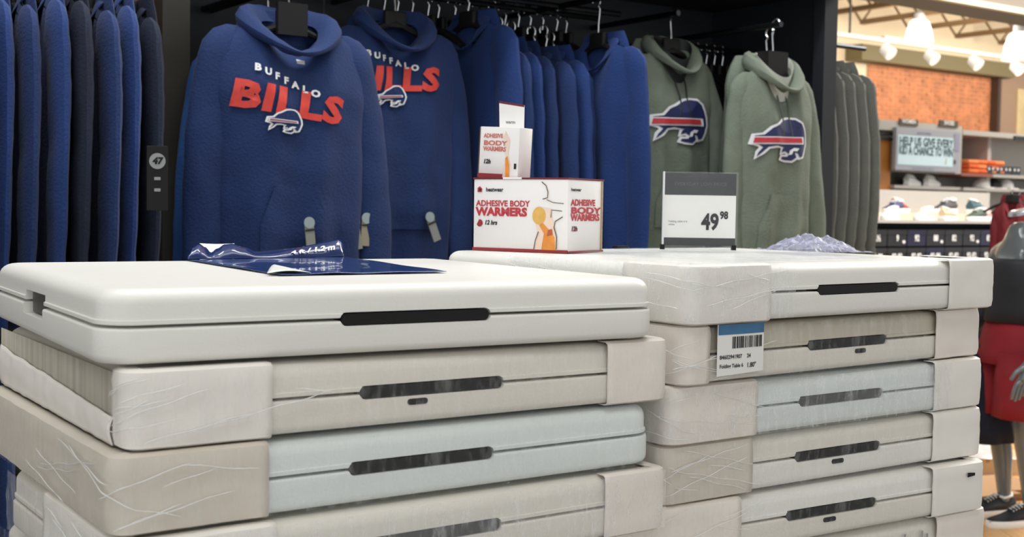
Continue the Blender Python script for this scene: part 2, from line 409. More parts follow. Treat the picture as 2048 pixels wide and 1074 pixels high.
ZA, ZB_ = CAM_H - .1160, CAM_H - .0991
fitA = [(-.1373, 1.8306, .5569), (-.1131, 1.8477, .5969), (-.1258, 1.8300, .605), (-.1117, 1.8138, .615), (-.115, 1.853, .64), (-.11, 1.85, .63)]
fitB = [(.6590, 2.3891, .6458), (.6472, 2.4122, .6638), (.6358, 2.4064, .6230), (.6325, 2.4089, .6076), (.6150, 2.3778, .5679), (.640, 2.395, .60), (.638, 2.40, .60)]
fitB = [(x + .016 * math.cos(a), y + .016 * math.sin(a), a) for x, y, a in fitB]
TAB = {}
def table(key, fit, ztop, label, mu, ml, slot=False, notch=False, left=None, right=None, film=None, ribbed=False, depth=None, grp=None, topf=False):
    k = int(key[1]) - 1
    t = thing('folding_table', label, 'folding table', (fit[0], fit[1], ztop - k * TT - TH), fit[2], grp)
    mk('upper_half', half('u', mu, notch), t); mk('lower_half', half('l', ml, notch), t)
    mk('carry_handle', ME_handle, t)
    if slot:
        o = mk('latch_slot', ME_slot, t); o.location.x = slot
    if notch: mk('side_latch', ME_notch, t)
    seed = hash(key) % 7 + k * 3.3 if False else (ord(key[0]) * 3 + k * 5) % 17
    for side, spec in (('left', left), ('right', right)):
        if spec:
            u0, v1, m = spec
            p = outline_path(u0, v1, .007, side, .022)
            o = band(p, cover_prof(), seed + (3 if side == 'left' else 0), .0017, 16).obj('corner_cover', m, t, True, .0018)
    if ribbed:
        p = [(-L2 - .0035, .06 + .68 * i / 60) for i in range(61)]
        band(p, [(0, .004), (0, .05), (0, TH - .004)], seed, .001, 60).obj('side_liner', M_ribbed, t, True, .0015)
    if film:
        u0, v1, m, z0, z1 = film
        p = outline_path(u0, v1, .0125, 'left', .022)
        rows = [(0, z0 + (z1 - z0) * j / 9) for j in range(10)]
        if topf: rows += [(.003, z1 + .004), (.012, z1 + .0065), (.05, z1 + .006), (.10, z1 + .0055)]
        band(p, rows, seed + 11, .0035, 22).obj('plastic_film', m, t)
    if film: creases(t, film, seed)
    depth = {'A1': 1.06, 'A2': .97, 'A3': .98, 'A4': .78, 'A5': .85, 'B1': 1.04}.get(key)
    if depth:                                           # a shallower table: shrink front to back
        t.scale.y = depth
    TAB[key] = t
    return t
FL = L2 - .004
table('A1', fitA[0], ZA, 'bare white folded table topping the front pile, blue wrapper lying on it', M_white, M_white, False, True)
table('A2', fitA[1], ZA, 'wrapped white folded table just under the bare top one, small black slot below its handle', M_white_warm, M_white_warm, -.03, False,
      (-.262, .05, M_cover), (.325, .1, M_cover2), (FL, .04, M_film, .004, TH - .002), True)
def sidewrap(a, b):
    v = .045 + .68 * a; top = .036 + .030 * a + .004 * noise.noise(Vector((v * 9, 2, 1)))
    z = -.001 + (top + .001) * b
    return (-L2 - .0075 - .004 * math.sin(b * math.pi) - .002 * noise.noise(Vector((v * 30, z * 40, 3))), v, z)
MB().grid(sidewrap, 60, 8).obj('side_wrap', M_cover, TAB['A2'], True, .0015)
table('A3', fitA[2], ZA, 'third table down the front pile, bluish white with tan cover on left corner only', M_white_cool, M_white_cool, False, False,
      (-.25, .72, M_cover3), None, (FL, .73, M_film, .002, TH), False, .88)
table('A4', fitA[3], ZA, 'fourth table down the front pile, pale cover on its right corner and film over it', M_white_warm, M_white_warm, False, False,
      (-.25, .45, M_cover), (.325, .1, M_cover2), (FL, .7, M_film2, .002, TH), False, .70)
table('A5', fitA[4], ZA, 'lowest table of the front pile that shows, a sliver at the lower frame edge', M_white_warm, M_white_warm, False, False,
      (-.25, .45, M_cover), (.325, .1, M_cover2), (FL, .7, M_film, .002, TH), False, .70)
table('B1', fitB[0], ZB_, 'film-wrapped table topping the rear pile, carrying the warmer carton and price sign', M_white, M_white, False, False,
      (-.262, .16, M_cover), (.285, .16, M_cover), (-.2, .5, M_film2, .004, TH - .002), False, None, None, True)
table('B2', fitB[1], ZB_, 'shade-tinted white folded table second in the rear pile, barcode label on its left end', M_white_shaded, M_white_warm, .035, False,
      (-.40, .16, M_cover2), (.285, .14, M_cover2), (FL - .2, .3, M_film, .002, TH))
table('B3', fitB[2], ZB_, 'third table in the rear pile, its handle blurred behind cloudy film', M_white_cool, M_white_cool, False, False,
      (-.245, .16, M_cover2), (.285, .14, M_cover), (FL - .12, .3, M_film2, .002, TH))
table('B4', fitB[3], ZB_, 'fourth table in the rear pile, tan left cover and black slot under its handle', M_white_warm, M_white, -.005, False,
      (-.245, .16, M_cover3), (.285, .14, M_cover), (FL - .2, .3, M_film, .002, TH))
table('B5', fitB[4], ZB_, 'fifth table in the rear pile, printed black mark on its right cover', M_white, M_white_warm, -.01, False,
      (-.245, .16, M_cover2), (.285, .14, M_cover), (FL - .2, .3, M_film, .002, TH))
table('B6', fitB[5], ZB_, 'bottom visible table of the rear pile, black printed signs along its front', M_white_warm, M_white_warm, False, False,
      (-.245, .16, M_cover), (.285, .14, M_cover2), (FL - .2, .3, M_film, .002, TH))
def topfilm(a, b):
    u, v = -.30 + .62 * a, .06 + .62 * b
    return (u, v, TH + .0035 + .0035 * abs(noise.noise(Vector((u * 9, v * 7, 2)))) + .0015 * noise.noise(Vector((u * 30, v * 26, 5))))
o = MB().grid(topfilm, 60, 50).obj('loose_film', film_mat('grey_blue_film', .16, .42, srgb(176, 190, 202), (30, 12, 30)), TAB['B1']); o['label'] = 'loose greyish film spread over the table top'
# marks printed on the lower rear boxes and the label on B2
def face_fn(t, lift, v0=0): return lambda x, y: (x, -lift + v0, y)
conform('printed_mark', poly_bm([[(-.012, -.005), (.012, -.003), (.012, .003), (-.012, .005)]]), lambda x, y: (.40 + x, -.0125, .078 + y), M_black, TAB['B5'])
sym = []
for i, x in enumerate((.02, .075, .13, .185, .24)):
    sym += [[(x, .028), (x + .006, .028), (x + .006, .078), (x, .078)], [(x, .05), (x + .03, .05), (x + .03, .055), (x, .055)], [(x + .02, .03), (x + .026, .03), (x + .022, .07), (x + .016, .07)]]
conform('printed_symbols', poly_bm(sym), lambda x, y: (x, -.0028, y), M_greyprint, TAB['B6'])['kind'] = 'stuff'
lab = TAB['B2']
LX0, LX1, LZ0, LZ1 = -.392, -.272, .012, .103
fl = lambda x, y: (x, -.0165 - .003 * math.sin((x - LX0) * 20), y)
o = conform('shipping_label', poly_bm([[(LX0, LZ0), (LX1, LZ0 + .004), (LX1, LZ1), (LX0, LZ1)]]), fl, M_paper, lab); o['label'] = 'white barcode label with a blue top band'
fl2 = lambda x, y: (x, -.0173 - .003 * math.sin((x - LX0) * 20), y)
conform('blue_band', poly_bm([[(LX0 + .002, .085), (LX1 - .001, .085), (LX1 - .001, .103), (LX0 + .002, .103)]]), fl2, mat('label_blue', srgb(60, 110, 150), .6, .2, 30), o)
bars = []; x = LX0 + .036
while x < LX1 - .008:
    wd = rnd.choice((.001, .0016, .0026, .0036)); bars.append([(x, .060), (x + wd, .060), (x + wd, .081), (x, .081)]); x += wd + rnd.choice((.001, .0016, .0024))
b = conform('barcode', poly_bm(bars), fl2, M_dark, o); b['kind'] = 'stuff'
for body, xx, zz, sz in (('84602941907', LX0 + .006, .045, .010), ('24', LX0 + .074, .045, .010), ('Folding Table 6', LX0 + .006, .029, .0095), ('1.80"', LX0 + .074, .028, .012)):
    bm = text_bm(body, sz, .02, 0, 'LEFT'); conform('label_text', bm, (lambda a, c: lambda x, y: fl2(a + x, c + y))(xx, zz), M_dark, o)
# pallets out of sight under both piles
M_pallet = mat('pallet_wood', srgb(170, 132, 90), .7, .2, 4)
for (fit, top, lb) in ((fitA[5], ZA - 4 * TT - TH - .005, 'plain wooden crate riser under the front pile of tables'), (fitB[6], ZB_ - 5 * TT - TH - .005, 'plain wooden crate riser under the rear pile of tables')):
    t = thing('riser_crate', lb, 'crate', (fit[0], fit[1], 0), fit[2])
    MB().box(-.42, .42, .03, .48, top - .03, top).obj('deck', M_pallet, t, False)
    for k in range(5):
        MB().box(-.42, .42, .03, .05, .02 + k * .16, .02 + k * .16 + .13).obj('slat', M_pallet, t, False)
        MB().box(-.42, .42, .46, .48, .02 + k * .16, .02 + k * .16 + .13).obj('slat', M_pallet, t, False)
    for x in (-.40, .38):
        for y in (.05, .44): MB().box(x, x + .02, y, y + .02, 0, top - .03).obj('post', M_pallet, t, False)

# ------------------------------------------------------------------ the garment fixture
FQ, FB, FE = -3.62, -4.34, 4.22                        # its front line, back plane and right end along the shop grid
fx = thing('display_fixture', 'tall dark garment fixture with hanging rods behind the table piles', 'display fixture', (0, 0, 0))
def fbox(name, s0, s1, q0, q1, z0, z1, m): return wallbox(name, s0, s1, q0, q1, z0, z1, m, fx, False)
for k in range(6):
    a = -2.0 + (FE + 2.0) * k / 6; fbox('back_panel', a + .004, a + (FE + 2.0) / 6 - .004, FB - .03, FB, .1, 2.75, M_fix)
fbox('side_panel', FE - .04, FE, FB, FQ, 0, 2.46, M_fix)
fbox('base', -2.0, FE, FB, FQ - .05, 0, .12, M_fix)
fbox('top_shelf', -2.0, FE + .02, FB, FQ + .04, 2.43, 2.50, M_blackmetal)
fbox('header_board', -2.0, FE - .05, FQ - .02, FQ + .03, 2.50, 2.78, M_wood)
sP, _ = onq(346, 120, -3.93)
fbox('upright', sP - .045, sP + .045, -3.98, -3.90, 0, 2.9, M_post)
fbox('upright', FE - .08, FE - .04, FQ - .06, FQ, 0, 2.46, M_fix)
sW, zW = onq(318, 40, -4.2)
fbox('wood_panel', sW - .35, sW + .06, -4.24, -4.20, 1.9, 2.9, mat('orange_wood', srgb(160, 108, 62), .5, .2, 3, stretch=(1, 1, 10)))
M_rod = mat('rod_steel', srgb(70, 72, 76), .35, metal=1)
def rod(s0, q0, s1, q1, z, name='hanging_rod'):
    MB().tube([sq(s0, q0, z), sq(s1, q1, z)], .012, 8).obj(name, M_rod, fx)

# ------------------------------------------------------------------ garments
def hoodie_geo(seed=0, thick=.085, length=.80, arm=1.0, nu=36, nv=44, fold=.012, armlen=.78, slim=1.0):
    Z0 = -length
    def hw(v): return slim * (.222 + .012 * math.sin(v * math.pi * .8) + .022 * max(0, min(1, (v - .72) / .2)))
    def top(u):
        a = abs(u); return 0 if a < .36 else -.068 * ((a - .36) / .64) ** 1.1
    def topf(u):
        a = abs(u); return top(u) if a > .42 else top(u) - .095 * (1 - (a / .42) ** 2)
    def T(u, v):
        e = max(0, 1 - abs(u) ** 3.2) ** .5
        return thick * e * (.22 + .78 * min(1, (1 - v) / .22) ** .6) * (1 - .18 * max(0, .25 - v) / .25)
    def folds(u, v):
        k = max(0, 1 - v) ** .7 * (1 - abs(u) ** 4)
        return fold * k * (math.sin(u * 8.5 + seed + 1.6 * math.sin(2.4 * v + seed)) + .6 * noise.noise(Vector((u * 4 + seed, v * 3, seed * 1.7)))) + fold * .5 * noise.noise(Vector((u * 3.0, v * 9 + seed, 3.1))) * (1 - v * .4)
    def pt(u, v, front):
        t = topf(u) if front else top(u)
        x = u * hw(v); z = Z0 + (t - Z0) * v
        y = -T(u, v) + folds(u, v) if front else T(u, v) - .6 * folds(-u, v)
        return (x, y, z)
    def front(x, z, lift=.0):
        u = 0
        v = max(0, min(1, (z - Z0) / (-Z0)))
        for _ in range(3):
            u = max(-.98, min(.98, x / hw(v))); v = max(0, min(1, (z - Z0) / (topf(u) - Z0)))
        return (x, pt(u, v, True)[1] - lift, z)
    mb = MB()
    mb.grid(lambda a, b: pt(a * 2 - 1, b, True), nu, nv); mb.grid(lambda a, b: pt(a * 2 - 1, b, False), nu, nv)
    return mb, front, hw, pt
def sleeve_mb(sg, seed, armlen=.78, out=.07, thick=.5, fwd=-.02, n=20, bend=.0, slim=1.0):
    pts = []; rad = []
    for k in range(29):
        t = k / 28
        x = sg * slim * (.190 + out * (1 - (1 - t) ** 2.6) + .003 * math.sin(t * 6 + seed)); z = -.105 - (armlen - .105) * t
        y = fwd * t + bend * math.sin(t * math.pi) + .0018 * math.sin(t * 9 + seed * 2)
        r = slim * (.076 - .024 * t ** .8)
        if t > .93: r *= .9
        pts.append((x, y, z)); rad.append(r)
    pts = [(sg * slim * .118, 0, -.046), (sg * slim * .140, 0, -.054), (sg * slim * .158, 0, -.064), (sg * slim * .176, 0, -.080)] + pts; rad = [.014 * slim, .036 * slim, .052 * slim, .066 * slim] + rad
    mb = MB().tube(pts, rad, n, thick, (0, 1, 0))
    for i, v in enumerate(mb.v):
        d = noise.noise_vector(Vector((v[0] * 9 + seed * 3, v[1] * 16, v[2] * 4 + seed))) * .005 + noise.noise_vector(Vector((v[0] * 20, v[1] * 20 + seed, v[2] * 14))) * .004
        mb.v[i] = (v[0] + d.x, v[1] + d.y, v[2])
    return mb
def cuff_mb(sg, armlen=.78, out=.07, fwd=-.02, thick=.5, slim=1.0):
    x = sg * slim * (.190 + out)
    return MB().tube([(x, fwd, z) for z in (-armlen + .01, -armlen - .005, -armlen - .03, -armlen - .055)], [.048, .050, .049, .046], 16, thick, (0, 1, 0))
def hood_mb(seed=0, rise=.07, spread=1.0):
    prof = [(-.012, -.03, 0), (-.004, .2, .35), (.012, .75, .8), (.03, 1.0, 1.0), (.05, .85, .85), (.062, .4, .4), (.060, .0, -.25), (.05, -.35, -.6)]
    n = 48; loops = []
    for (o, hh, _) in prof:
        l = []
        for i in range(n):
            a = 2 * math.pi * i / n; f = (1 - math.cos(a)) / 2           # a = 0 at the back, f = 1 at the front
            rx, ry = (.098 + o) * spread, .062 + o * .9
            base = .012 - .115 * f ** 2.2; r = rise * (1 - .72 * f ** 3) + .006 * noise.noise(Vector((math.cos(a) * 3, math.sin(a) * 3, seed)))
            x = rx * math.sin(a) * (1 - .25 * f ** 4); y = ry * math.cos(a) - .01
            l.append((x, y, base + r * hh))
        loops.append(l)
    mb = MB().loft(loops, True, False)
    # the folded hood lying down the back
    lp = []
    for k in range(9):
        t = k / 8; z = .045 - .30 * t; ww = .135 * math.sin(math.pi * (.25 + .62 * t)) + .02; d = .05 * math.sin(math.pi * (.2 + .7 * t)) + .012
        lp.append([(ww * math.cos(2 * math.pi * i / 20), .085 + .02 * t + d * math.sin(2 * math.pi * i / 20), z) for i in range(20)])
    return mb.loft(lp)
def pocket(front, m, parent):
    out = [(-.135, -.72), (.135, -.72), (.135, -.62), (.085, -.50), (-.085, -.50), (-.135, -.62)]
    bm = poly_bm([out]); conform('front_pocket', bm, lambda x, z: front(x, z, .007), m, parent, .025)
def hem_mb(pt, length, seed):
    n = 60; loops = []
    for dz, k in ((.02, 1.0), (.0, 1.012), (-.03, 1.0), (-.055, .975)):
        l = []
        for i in range(n):
            a = 2 * math.pi * i / n; u = max(-1, min(1, math.cos(a) * 1.0)); f = math.sin(a) < 0
            p = pt(u, .03, f); l.append((p[0] * k, p[1] * k - (.003 if f else -.003), -length + dz))
        loops.append(l)
    return MB().loft(loops, True, False)
HOOD = {}
def hoodie(label, loc, rz, m, mh=None, seed=0, mlin=None, group=None, cords=None, out=(.07, .07), armlen=.78, length=.80, thick=.085, lite=False, rise=.05, slim=1.0, bend=(0, 0), fold=.012, pock=True):
    t = thing('hoodie', label, 'hoodie', loc, rz, group)
    mb, front, hw, pt = hoodie_geo(seed, thick, length, fold=fold, nu=24 if lite else 40, nv=24 if lite else 48, slim=slim)
    mb.obj('torso', m, t)
    for sg, o, b in ((-1, out[0], bend[0]), (1, out[1], bend[1])):
        s = sleeve_mb(sg, seed + sg, armlen, o, .52 if not lite else .35, bend=b, n=14 if lite else 24, slim=slim).obj('sleeve', m, t)
        cuff_mb(sg, armlen, o, thick=.52 if not lite else .35, slim=slim).obj('cuff', mh or m, s)
    h = hood_mb(seed, .012 if lite else rise, slim * (.72 if lite else 1)).obj('hood', m, t)
    if lite: h.scale.y = .34
    hem_mb(pt, length, seed).obj('hem_band', mh or m, t)
    if mlin:
        n = 40; loops = []
        for z, o in ((-.05, -.02), (.0, -.018), (.045, -.006)):
            loops.append([((.098 + o) * math.sin(2 * math.pi * i / n), (.062 + o) * math.cos(2 * math.pi * i / n) - .01, z + .012 - .10 * ((1 - math.cos(2 * math.pi * i / n)) / 2) ** 2.2) for i in range(n)])
        lp = MB().loft(loops, True, False).obj('hood_lining', mlin, t); lp['label'] = 'pale lining inside the hood'
    if not lite and pock: pocket(front, m, t)
    if cords:
        for sg in (-1, 1):
            MB().tube([front(sg * (.022 + .004 * math.sin(k)), -.105 - .022 * k, .008) for k in range(9)], .0035, 6).obj('drawstring', cords, t)
    return t, front
def hanger(label, loc, rz, zrod, group=None, m=None, block=True):
    """plastic hanger: shoulder bar inside the garment, neck block and steel hook over the rod"""
    t = thing('clothes_hanger', label, 'hanger', loc, rz, group)
    MB().tube([(-.19, 0, -.075), (-.12, 0, -.035), (-.04, 0, -.005), (0, 0, .01), (.04, 0, -.005), (.12, 0, -.035), (.19, 0, -.075)], [.008, .01, .012, .014, .012, .01, .008], 8).obj('shoulder_bar', M_black, t)
    if block: slab(-.045, .045, -.012, .012, -.01, .05, .011, .006, .004, 4, 3).obj('neck_block', M_black, t)
    h = zrod - loc[2]; pts = [(0, 0, .04), (0, 0, h * .45), (0, .006, h - .035)]
    for k in range(9):
        a = R(-60 + 270 * k / 8); pts.append((0, -.022 * math.cos(a) * -1 * .9 - .012, h - .004 + .022 * math.sin(a) + .0))
    MB().tube(pts, .0032, 6).obj('hook', M_chrome, t)
    return t
RZF = YAW                                              # faces out from the wall
RZS = YAW - math.pi / 2                                # hangs edge-on, across the rod

BUF = [(.00, .30), (.03, .46), (.18, .50), (.30, .66), (.42, .74), (.56, .86), (.68, .90), (.80, .90), (.90, .82), (.96, .68), (1.0, .56), (1.02, .40), (.98, .24), (.93, .10), (.86, .07), (.82, .16), (.76, .17), (.79, .06), (.70, -.02), (.58, -.02), (.50, .00), (.52, .05), (.62, .06), (.66, .12), (.58, .18), (.50, .14), (.52, .22), (.56, .26), (.38, .28), (.24, .24), (.14, .10), (.06, .00), (.09, .10), (.16, .22), (.10, .27)]
def buffalo(t, front, cx, cz, wd, body=True, slope=-.02):
    k = wd; pos = lambda lift: (lambda x, y: front(cx + (x - .5) * k, cz + (y - .44) * k * .66 + slope * (x - .5) * k * 2, lift))
    outl = offset_poly(BUF, .045)
    o = conform('emblem', poly_bm([outl]), pos(.0075), M_whiteprint, t, .06)
    if body:
        conform('emblem_body', poly_bm([BUF]), pos(.0095), M_printnavy, o, .06)
        conform('emblem_stripe', poly_bm([[(-.02, .27), (-.0, .44), (.93, .53), (.95, .43), (.95, .37)]]), pos(.0115), M_whiteprint, o, .06)
        conform('emblem_stripe', poly_bm([[(.0, .30), (.02, .42), (.88, .505), (.90, .40)]]), pos(.0135), M_redstripe, o, .06)
        conform('emblem_eye', poly_bm([[(.64, .10), (.66, .20), (.74, .27), (.84, .27), (.80, .20), (.73, .20), (.70, .12)]]), pos(.0115), M_whiteprint, o, .06)
    else:
        conform('emblem_body', poly_bm([offset_poly(BUF, -.012)]), pos(.009), M_navy, o, .06)
        conform('emblem_stripe', poly_bm([[(.02, .30), (.04, .44), (.90, .50), (.92, .40)]]), pos(.0105), M_whiteprint, o, .06)
        conform('emblem_stripe', poly_bm([[(.05, .335), (.07, .415), (.86, .465), (.87, .415)]]), pos(.012), mat('pink_print', srgb(150, 80, 100), .7), o, .06)
        conform('emblem_eye', poly_bm([[(.6, .06), (.64, .18), (.74, .25), (.86, .25), (.80, .18), (.74, .18), (.70, .09)]]), pos(.0105), M_whiteprint, o, .06)

def chest_print(t, front, cx, cz, slope, sc_=1.0, body=True):
    f = lambda ox, oz, lift: (lambda x, y: front(cx + (ox + x) * sc_, cz + (oz + y) * sc_ + slope * (ox + x) * sc_, lift))
    bm = text_bm('BILLS', .128, .05, .16, 'CENTER', 1.0, 1.1, 2)
    for v in bm.verts: v.co.y *= .76
    conform('team_lettering', bm, f(0, 0, .0075), M_red, t)
    for i, ch in enumerate('BUFFALO'):
        conform('city_lettering', text_bm(ch, .026, .05, .1, 'CENTER', 1.15, 1, 2), f(-.082 + i * .0275, .080 - .0068 * i, .0075), M_whiteprint, t)
    buffalo(t, lambda x, z, l: front(x, z, l + .002), cx - .012 * sc_, cz - .050 * sc_ + slope * -.02, .100 * sc_, False, slope * .4)

# big navy hoodie facing the shop, hung on a face-out arm
s1_, z1_ = onq(578, 50, -3.62)
h1, f1 = hoodie('navy hoodie with red and white chest lettering, facing out beside the grey-brown upright', sq(s1_, -3.62, z1_), RZF, M_navy, None, 1.0, None, None, None, (.072, .085), .84, .86, .09, bend=(0, .0), slim=1.1)
chest_print(h1, f1, -.045, -.25, -.12, 1.14)
t_ = hanger('black hanger of the big lettered navy hoodie', sq(s1_, -3.62, z1_ - .005), RZF, z1_ + .14)
MB().box(-.05, .05, -.03, -.012, -.03, .07).obj('size_block', M_black, t_, False)
conform('neck_label', poly_bm([[(-.012, -.007), (.014, -.009), (.016, .004), (-.010, .007)]]), lambda x, y: f1(x + .01, -.118 + y, .018), M_whiteprint, h1)
# printed tags at its hem: one near the bottom, two dark-and-white ones by the sleeve
def hang_tag(label, s, q, z, rz, shape='strip', m=None, tilt=0):
    t = thing('hang_tag', label, 'tag', sq(s, q, z), rz)
    if shape == 'strip':
        o = slab(-.016, .016, -.0015, .0015, -.06, .03, .0014, .0004, .0004, 2, 1).obj('card', m or mat('tag_grey', srgb(136, 138, 132), .6), t, False)
        MB().loft([[(.018 * math.cos(2 * math.pi * i / 20), y, .03 + .018 * math.sin(2 * math.pi * i / 20)) for i in range(20)] for y in (-.004, -.0015)]).obj('round_head', mat('tag_pale', srgb(150, 164, 166), .6), t, False)
        MB().box(-.015, .015, -.003, -.0016, .004, .010).obj('dark_line', M_dark, t, False)
    else:
        slab(-.028, .028, -.0015, .0015, -.11, .06, .0014, .0004, .0004, 2, 1).obj('card', M_black, t, False)
        ring = MB().loft([[(.021 * math.cos(2 * math.pi * i / 24), y, .02 + .021 * math.sin(2 * math.pi * i / 24)) for i in range(24)] for y in (-.004, -.0015)]).obj('round_badge', M_greyprint, t, False)
        conform('badge_numerals', text_bm('47', .024, .05, .15, 'CENTER'), lambda x, y: (x, -.0052, .02 + y), M_black, t)
        for z_ in (-.03, -.06): MB().box(-.008, .008, -.003, -.0016, z_, z_ + .008).obj('small_print', M_greyprint, t, False)
    t.rotation_euler = (0, tilt, rz); return t
s, z = onq(621, 478, -3.49); hang_tag('pale strip tag at the hem of the big lettered navy hoodie', s, -3.495, z + .02, RZF, 'strip', None, R(-6))
s, z = onq(721, 412, -3.60); hang_tag('black tag with a round white badge by the lettered hoodie sleeve', s, -3.60, z - .02, RZF, 'badge')
s, z = onq(710, 462, -3.58); hang_tag('narrow white strip tag under the black badge tag', s, -3.575, z, RZF, 'strip', None, R(-10))
s, z = onq(731, 455, -3.58); hang_tag('tan strip tag under the black badge tag', s, -3.578, z, RZF, 'strip', mat('tag_tan', srgb(150, 142, 122), .7), R(3))
# hoodie behind it: brighter blue stands for light on its one visible sleeve edge
sR, _ = onq(384, 300, -3.80)
hr, _f = hoodie('blue hoodie, only a sleeve strip coloured as lit shows beside the upright', sq(sR + .275, -3.84, z1_ - .04), RZF, M_litblue, None, 2.2, None, None, None, (.085, .08), .86, .84, .05, lite=True)
hanger('black hanger of the blue hoodie behind the lettered one', sq(sR + .275, -3.84, z1_ - .045), RZF, z1_ + .14)
rod(s1_, FB, s1_, -3.58, z1_ + .135, 'faceout_arm'); rod(sR + .275, FB, sR + .275, -3.8, z1_ + .135, 'faceout_arm')

# second lettered hoodie, half hidden
s2_, z2_ = onq(790, 48, -3.86)
h2, f2 = hoodie('second lettered navy hoodie, half hidden behind the first one with only its letter S clear', sq(s2_, -3.86, z2_), RZF, M_navy, None, 3.3, None, None, None, (.07, .08), .84, .86, .085)
chest_print(h2, f2, -.05, -.205, .05, 1.12)
hanger('black hanger of the second lettered navy hoodie', sq(s2_, -3.86, z2_ - .005), RZF, z2_ + .14)
rod(s2_, FB, s2_, -3.82, z2_ + .135, 'faceout_arm')
s, z = onq(866, 450, -3.74); hang_tag('pale tilted strip tag on the half-hidden lettered hoodie', s, -3.745, z, RZF, 'strip', None, R(-22))

# rows of hoodies hung edge-on along the rods
ORD = ['first', 'second', 'third', 'fourth', 'fifth', 'sixth', 'seventh', 'eighth', 'ninth', 'tenth', 'eleventh', 'twelfth']
def row(specs, proto_args, label_fn, group, hang_label_fn, zrod):
    proto = None; mats = {}; hp = None
    for i, (s, q, z, m, drz, sc_) in enumerate(specs):
        if proto is None:
            proto, _ = hoodie(label_fn(i), sq(s, q, z), RZS + drz, m, **proto_args); o = proto
            hp = hanger(hang_label_fn(i), sq(s, q, z - .005), RZS + drz, zrod); hp_ = hp
        else:
            o = copy_tree(proto); o.location = sq(s, q, z); o.rotation_euler = (0, 0, RZS + drz)
            hp_ = copy_tree(hp); hp_.location = sq(s, q, z - .005); hp_.rotation_euler = (0, 0, RZS + drz)
            for sub in [c for c in o.children] + [g for c in o.children for g in c.children]:
                if sub.type == 'MESH' and sub.data.materials[0] != m:
                    k = (sub.data.name, m.name)
                    if k not in mats:
                        me = sub.data.copy(); me.materials.clear(); me.materials.append(m); mats[k] = me
                    sub.data = mats[k]
        o.scale = (sc_, 1, 1); o['label'] = label_fn(i); o['group'] = group
        hp_['label'] = hang_label_fn(i); hp_['group'] = group + ' hangers'
# left rod
zl = 2.045
spec = []
for i in range(8):
    s = .70 + i * .066
    spec.append((s, -3.585 + rnd.uniform(-.028, .028), zl + rnd.uniform(-.03, .02), (M_navy, M_navy2, M_navy, M_navy2, M_navydark, M_navy, M_navy2)[i] if i < 7 else M_navydark, R(rnd.uniform(-2, 2)), 1.0))
row(spec, dict(seed=5.1, lite=True, thick=.021, length=.82, armlen=.82, out=(.06, .06), fold=.004), lambda i: 'navy hoodie hung edge-on, %s from the left on the left rod' % ORD[i], 'blue hoodies on the left rod',
    lambda i: 'black hanger %s from the left on the left rod' % ORD[i], zl + .13)
rod(.2, -3.585, 1.32, -3.585, zl + .128)
s, z = onq(315, 326, -3.235); hang_tag('black tag with round badge on the dark hoodie ending the left rod', s, -3.235, z - .015, RZF - R(25), 'badge')
# lower tier at far left
spec = [(.60 + i * .075, -3.52, .99, (M_navy, M_navy2, M_navy)[i], 0, 1.0) for i in range(3)]
row(spec, dict(seed=8.1, lite=True, thick=.021, length=.80, armlen=.80, out=(.06, .06), fold=.004), lambda i: 'navy hoodie on the lower left rod, %s from the left, beside the front pile' % ORD[i], 'blue hoodies on the lower rod',
    lambda i: 'black hanger %s from the left on the lower left rod' % ORD[i], 1.115)
rod(.2, -3.52, 1.0, -3.52, 1.113)
# centre rod
zc = 2.135
spec = [(2.56, -3.97, zc + .05, M_navy2, R(8), 1.05)]
for i in range(6):
    spec.append((2.645 + i * .066, -3.965 + rnd.uniform(-.028, .028), zc - .045 - i * .004 + rnd.uniform(-.01, .01), (M_navy, M_navy2, M_navy)[i % 3], R(rnd.uniform(-2, 2)), 1.0))
row(spec, dict(seed=2.7, lite=True, thick=.022, length=.84, armlen=.84, out=(.065, .065), fold=.004), lambda i: 'navy hoodie hung edge-on behind the warmer carton, %s from the left on the centre rod' % ORD[i], 'blue hoodies on the centre rod',
    lambda i: 'black hanger %s from the left on the centre rod' % ORD[i], zc + .16)
rod(2.2, -3.97, 3.3, -3.97, zc + .158)
conform('side_print', poly_bm([[(-.03, -.05), (.03, -.05), (.03, .05), (-.03, .05)]]), lambda x, y: (x + .0, -.05, -.28 + y), M_red, [o for o in C.objects if o.get('label', '').startswith('navy hoodie hung edge-on behind the warmer carton, first')][0])
hr2, _f = hoodie('broad navy hoodie hung edge-on just before the olive hoodies, behind the price sign', sq(3.02, -3.76, 2.125), RZS + R(2), M_navy2, None, 6.2, None, None, None, (.08, .075), .86, .86, .045, lite=True)
hanger('black hanger of the broad navy hoodie before the olive ones', sq(3.02, -3.76, 2.12), RZS, zc + .16)
rod(2.99, FB, 2.99, -3.6, zc + .158, 'faceout_arm')
# empty hangers crowding the rods
hg = None
for i in range(16):
    s = 2.22 + i * .062; lb = 'bare black hanger, %s from the left among the spare hangers above the navy hoodies' % ((ORD + ['thirteenth', 'fourteenth', 'fifteenth', 'sixteenth'])[i])
    loc = sq(s, -4.12 + rnd.uniform(-.02, .02), zc + .035)
    if hg is None: hg = hanger(lb, loc, RZS, zc + .16, 'spare hangers'); o = hg
    else:
        o = copy_tree(hg); o.location = loc; o['label'] = lb
    o.rotation_euler = (0, 0, RZS + R(rnd.uniform(-8, 8)))
rod(2.1, -4.12, 3.3, -4.12, zc + .158)

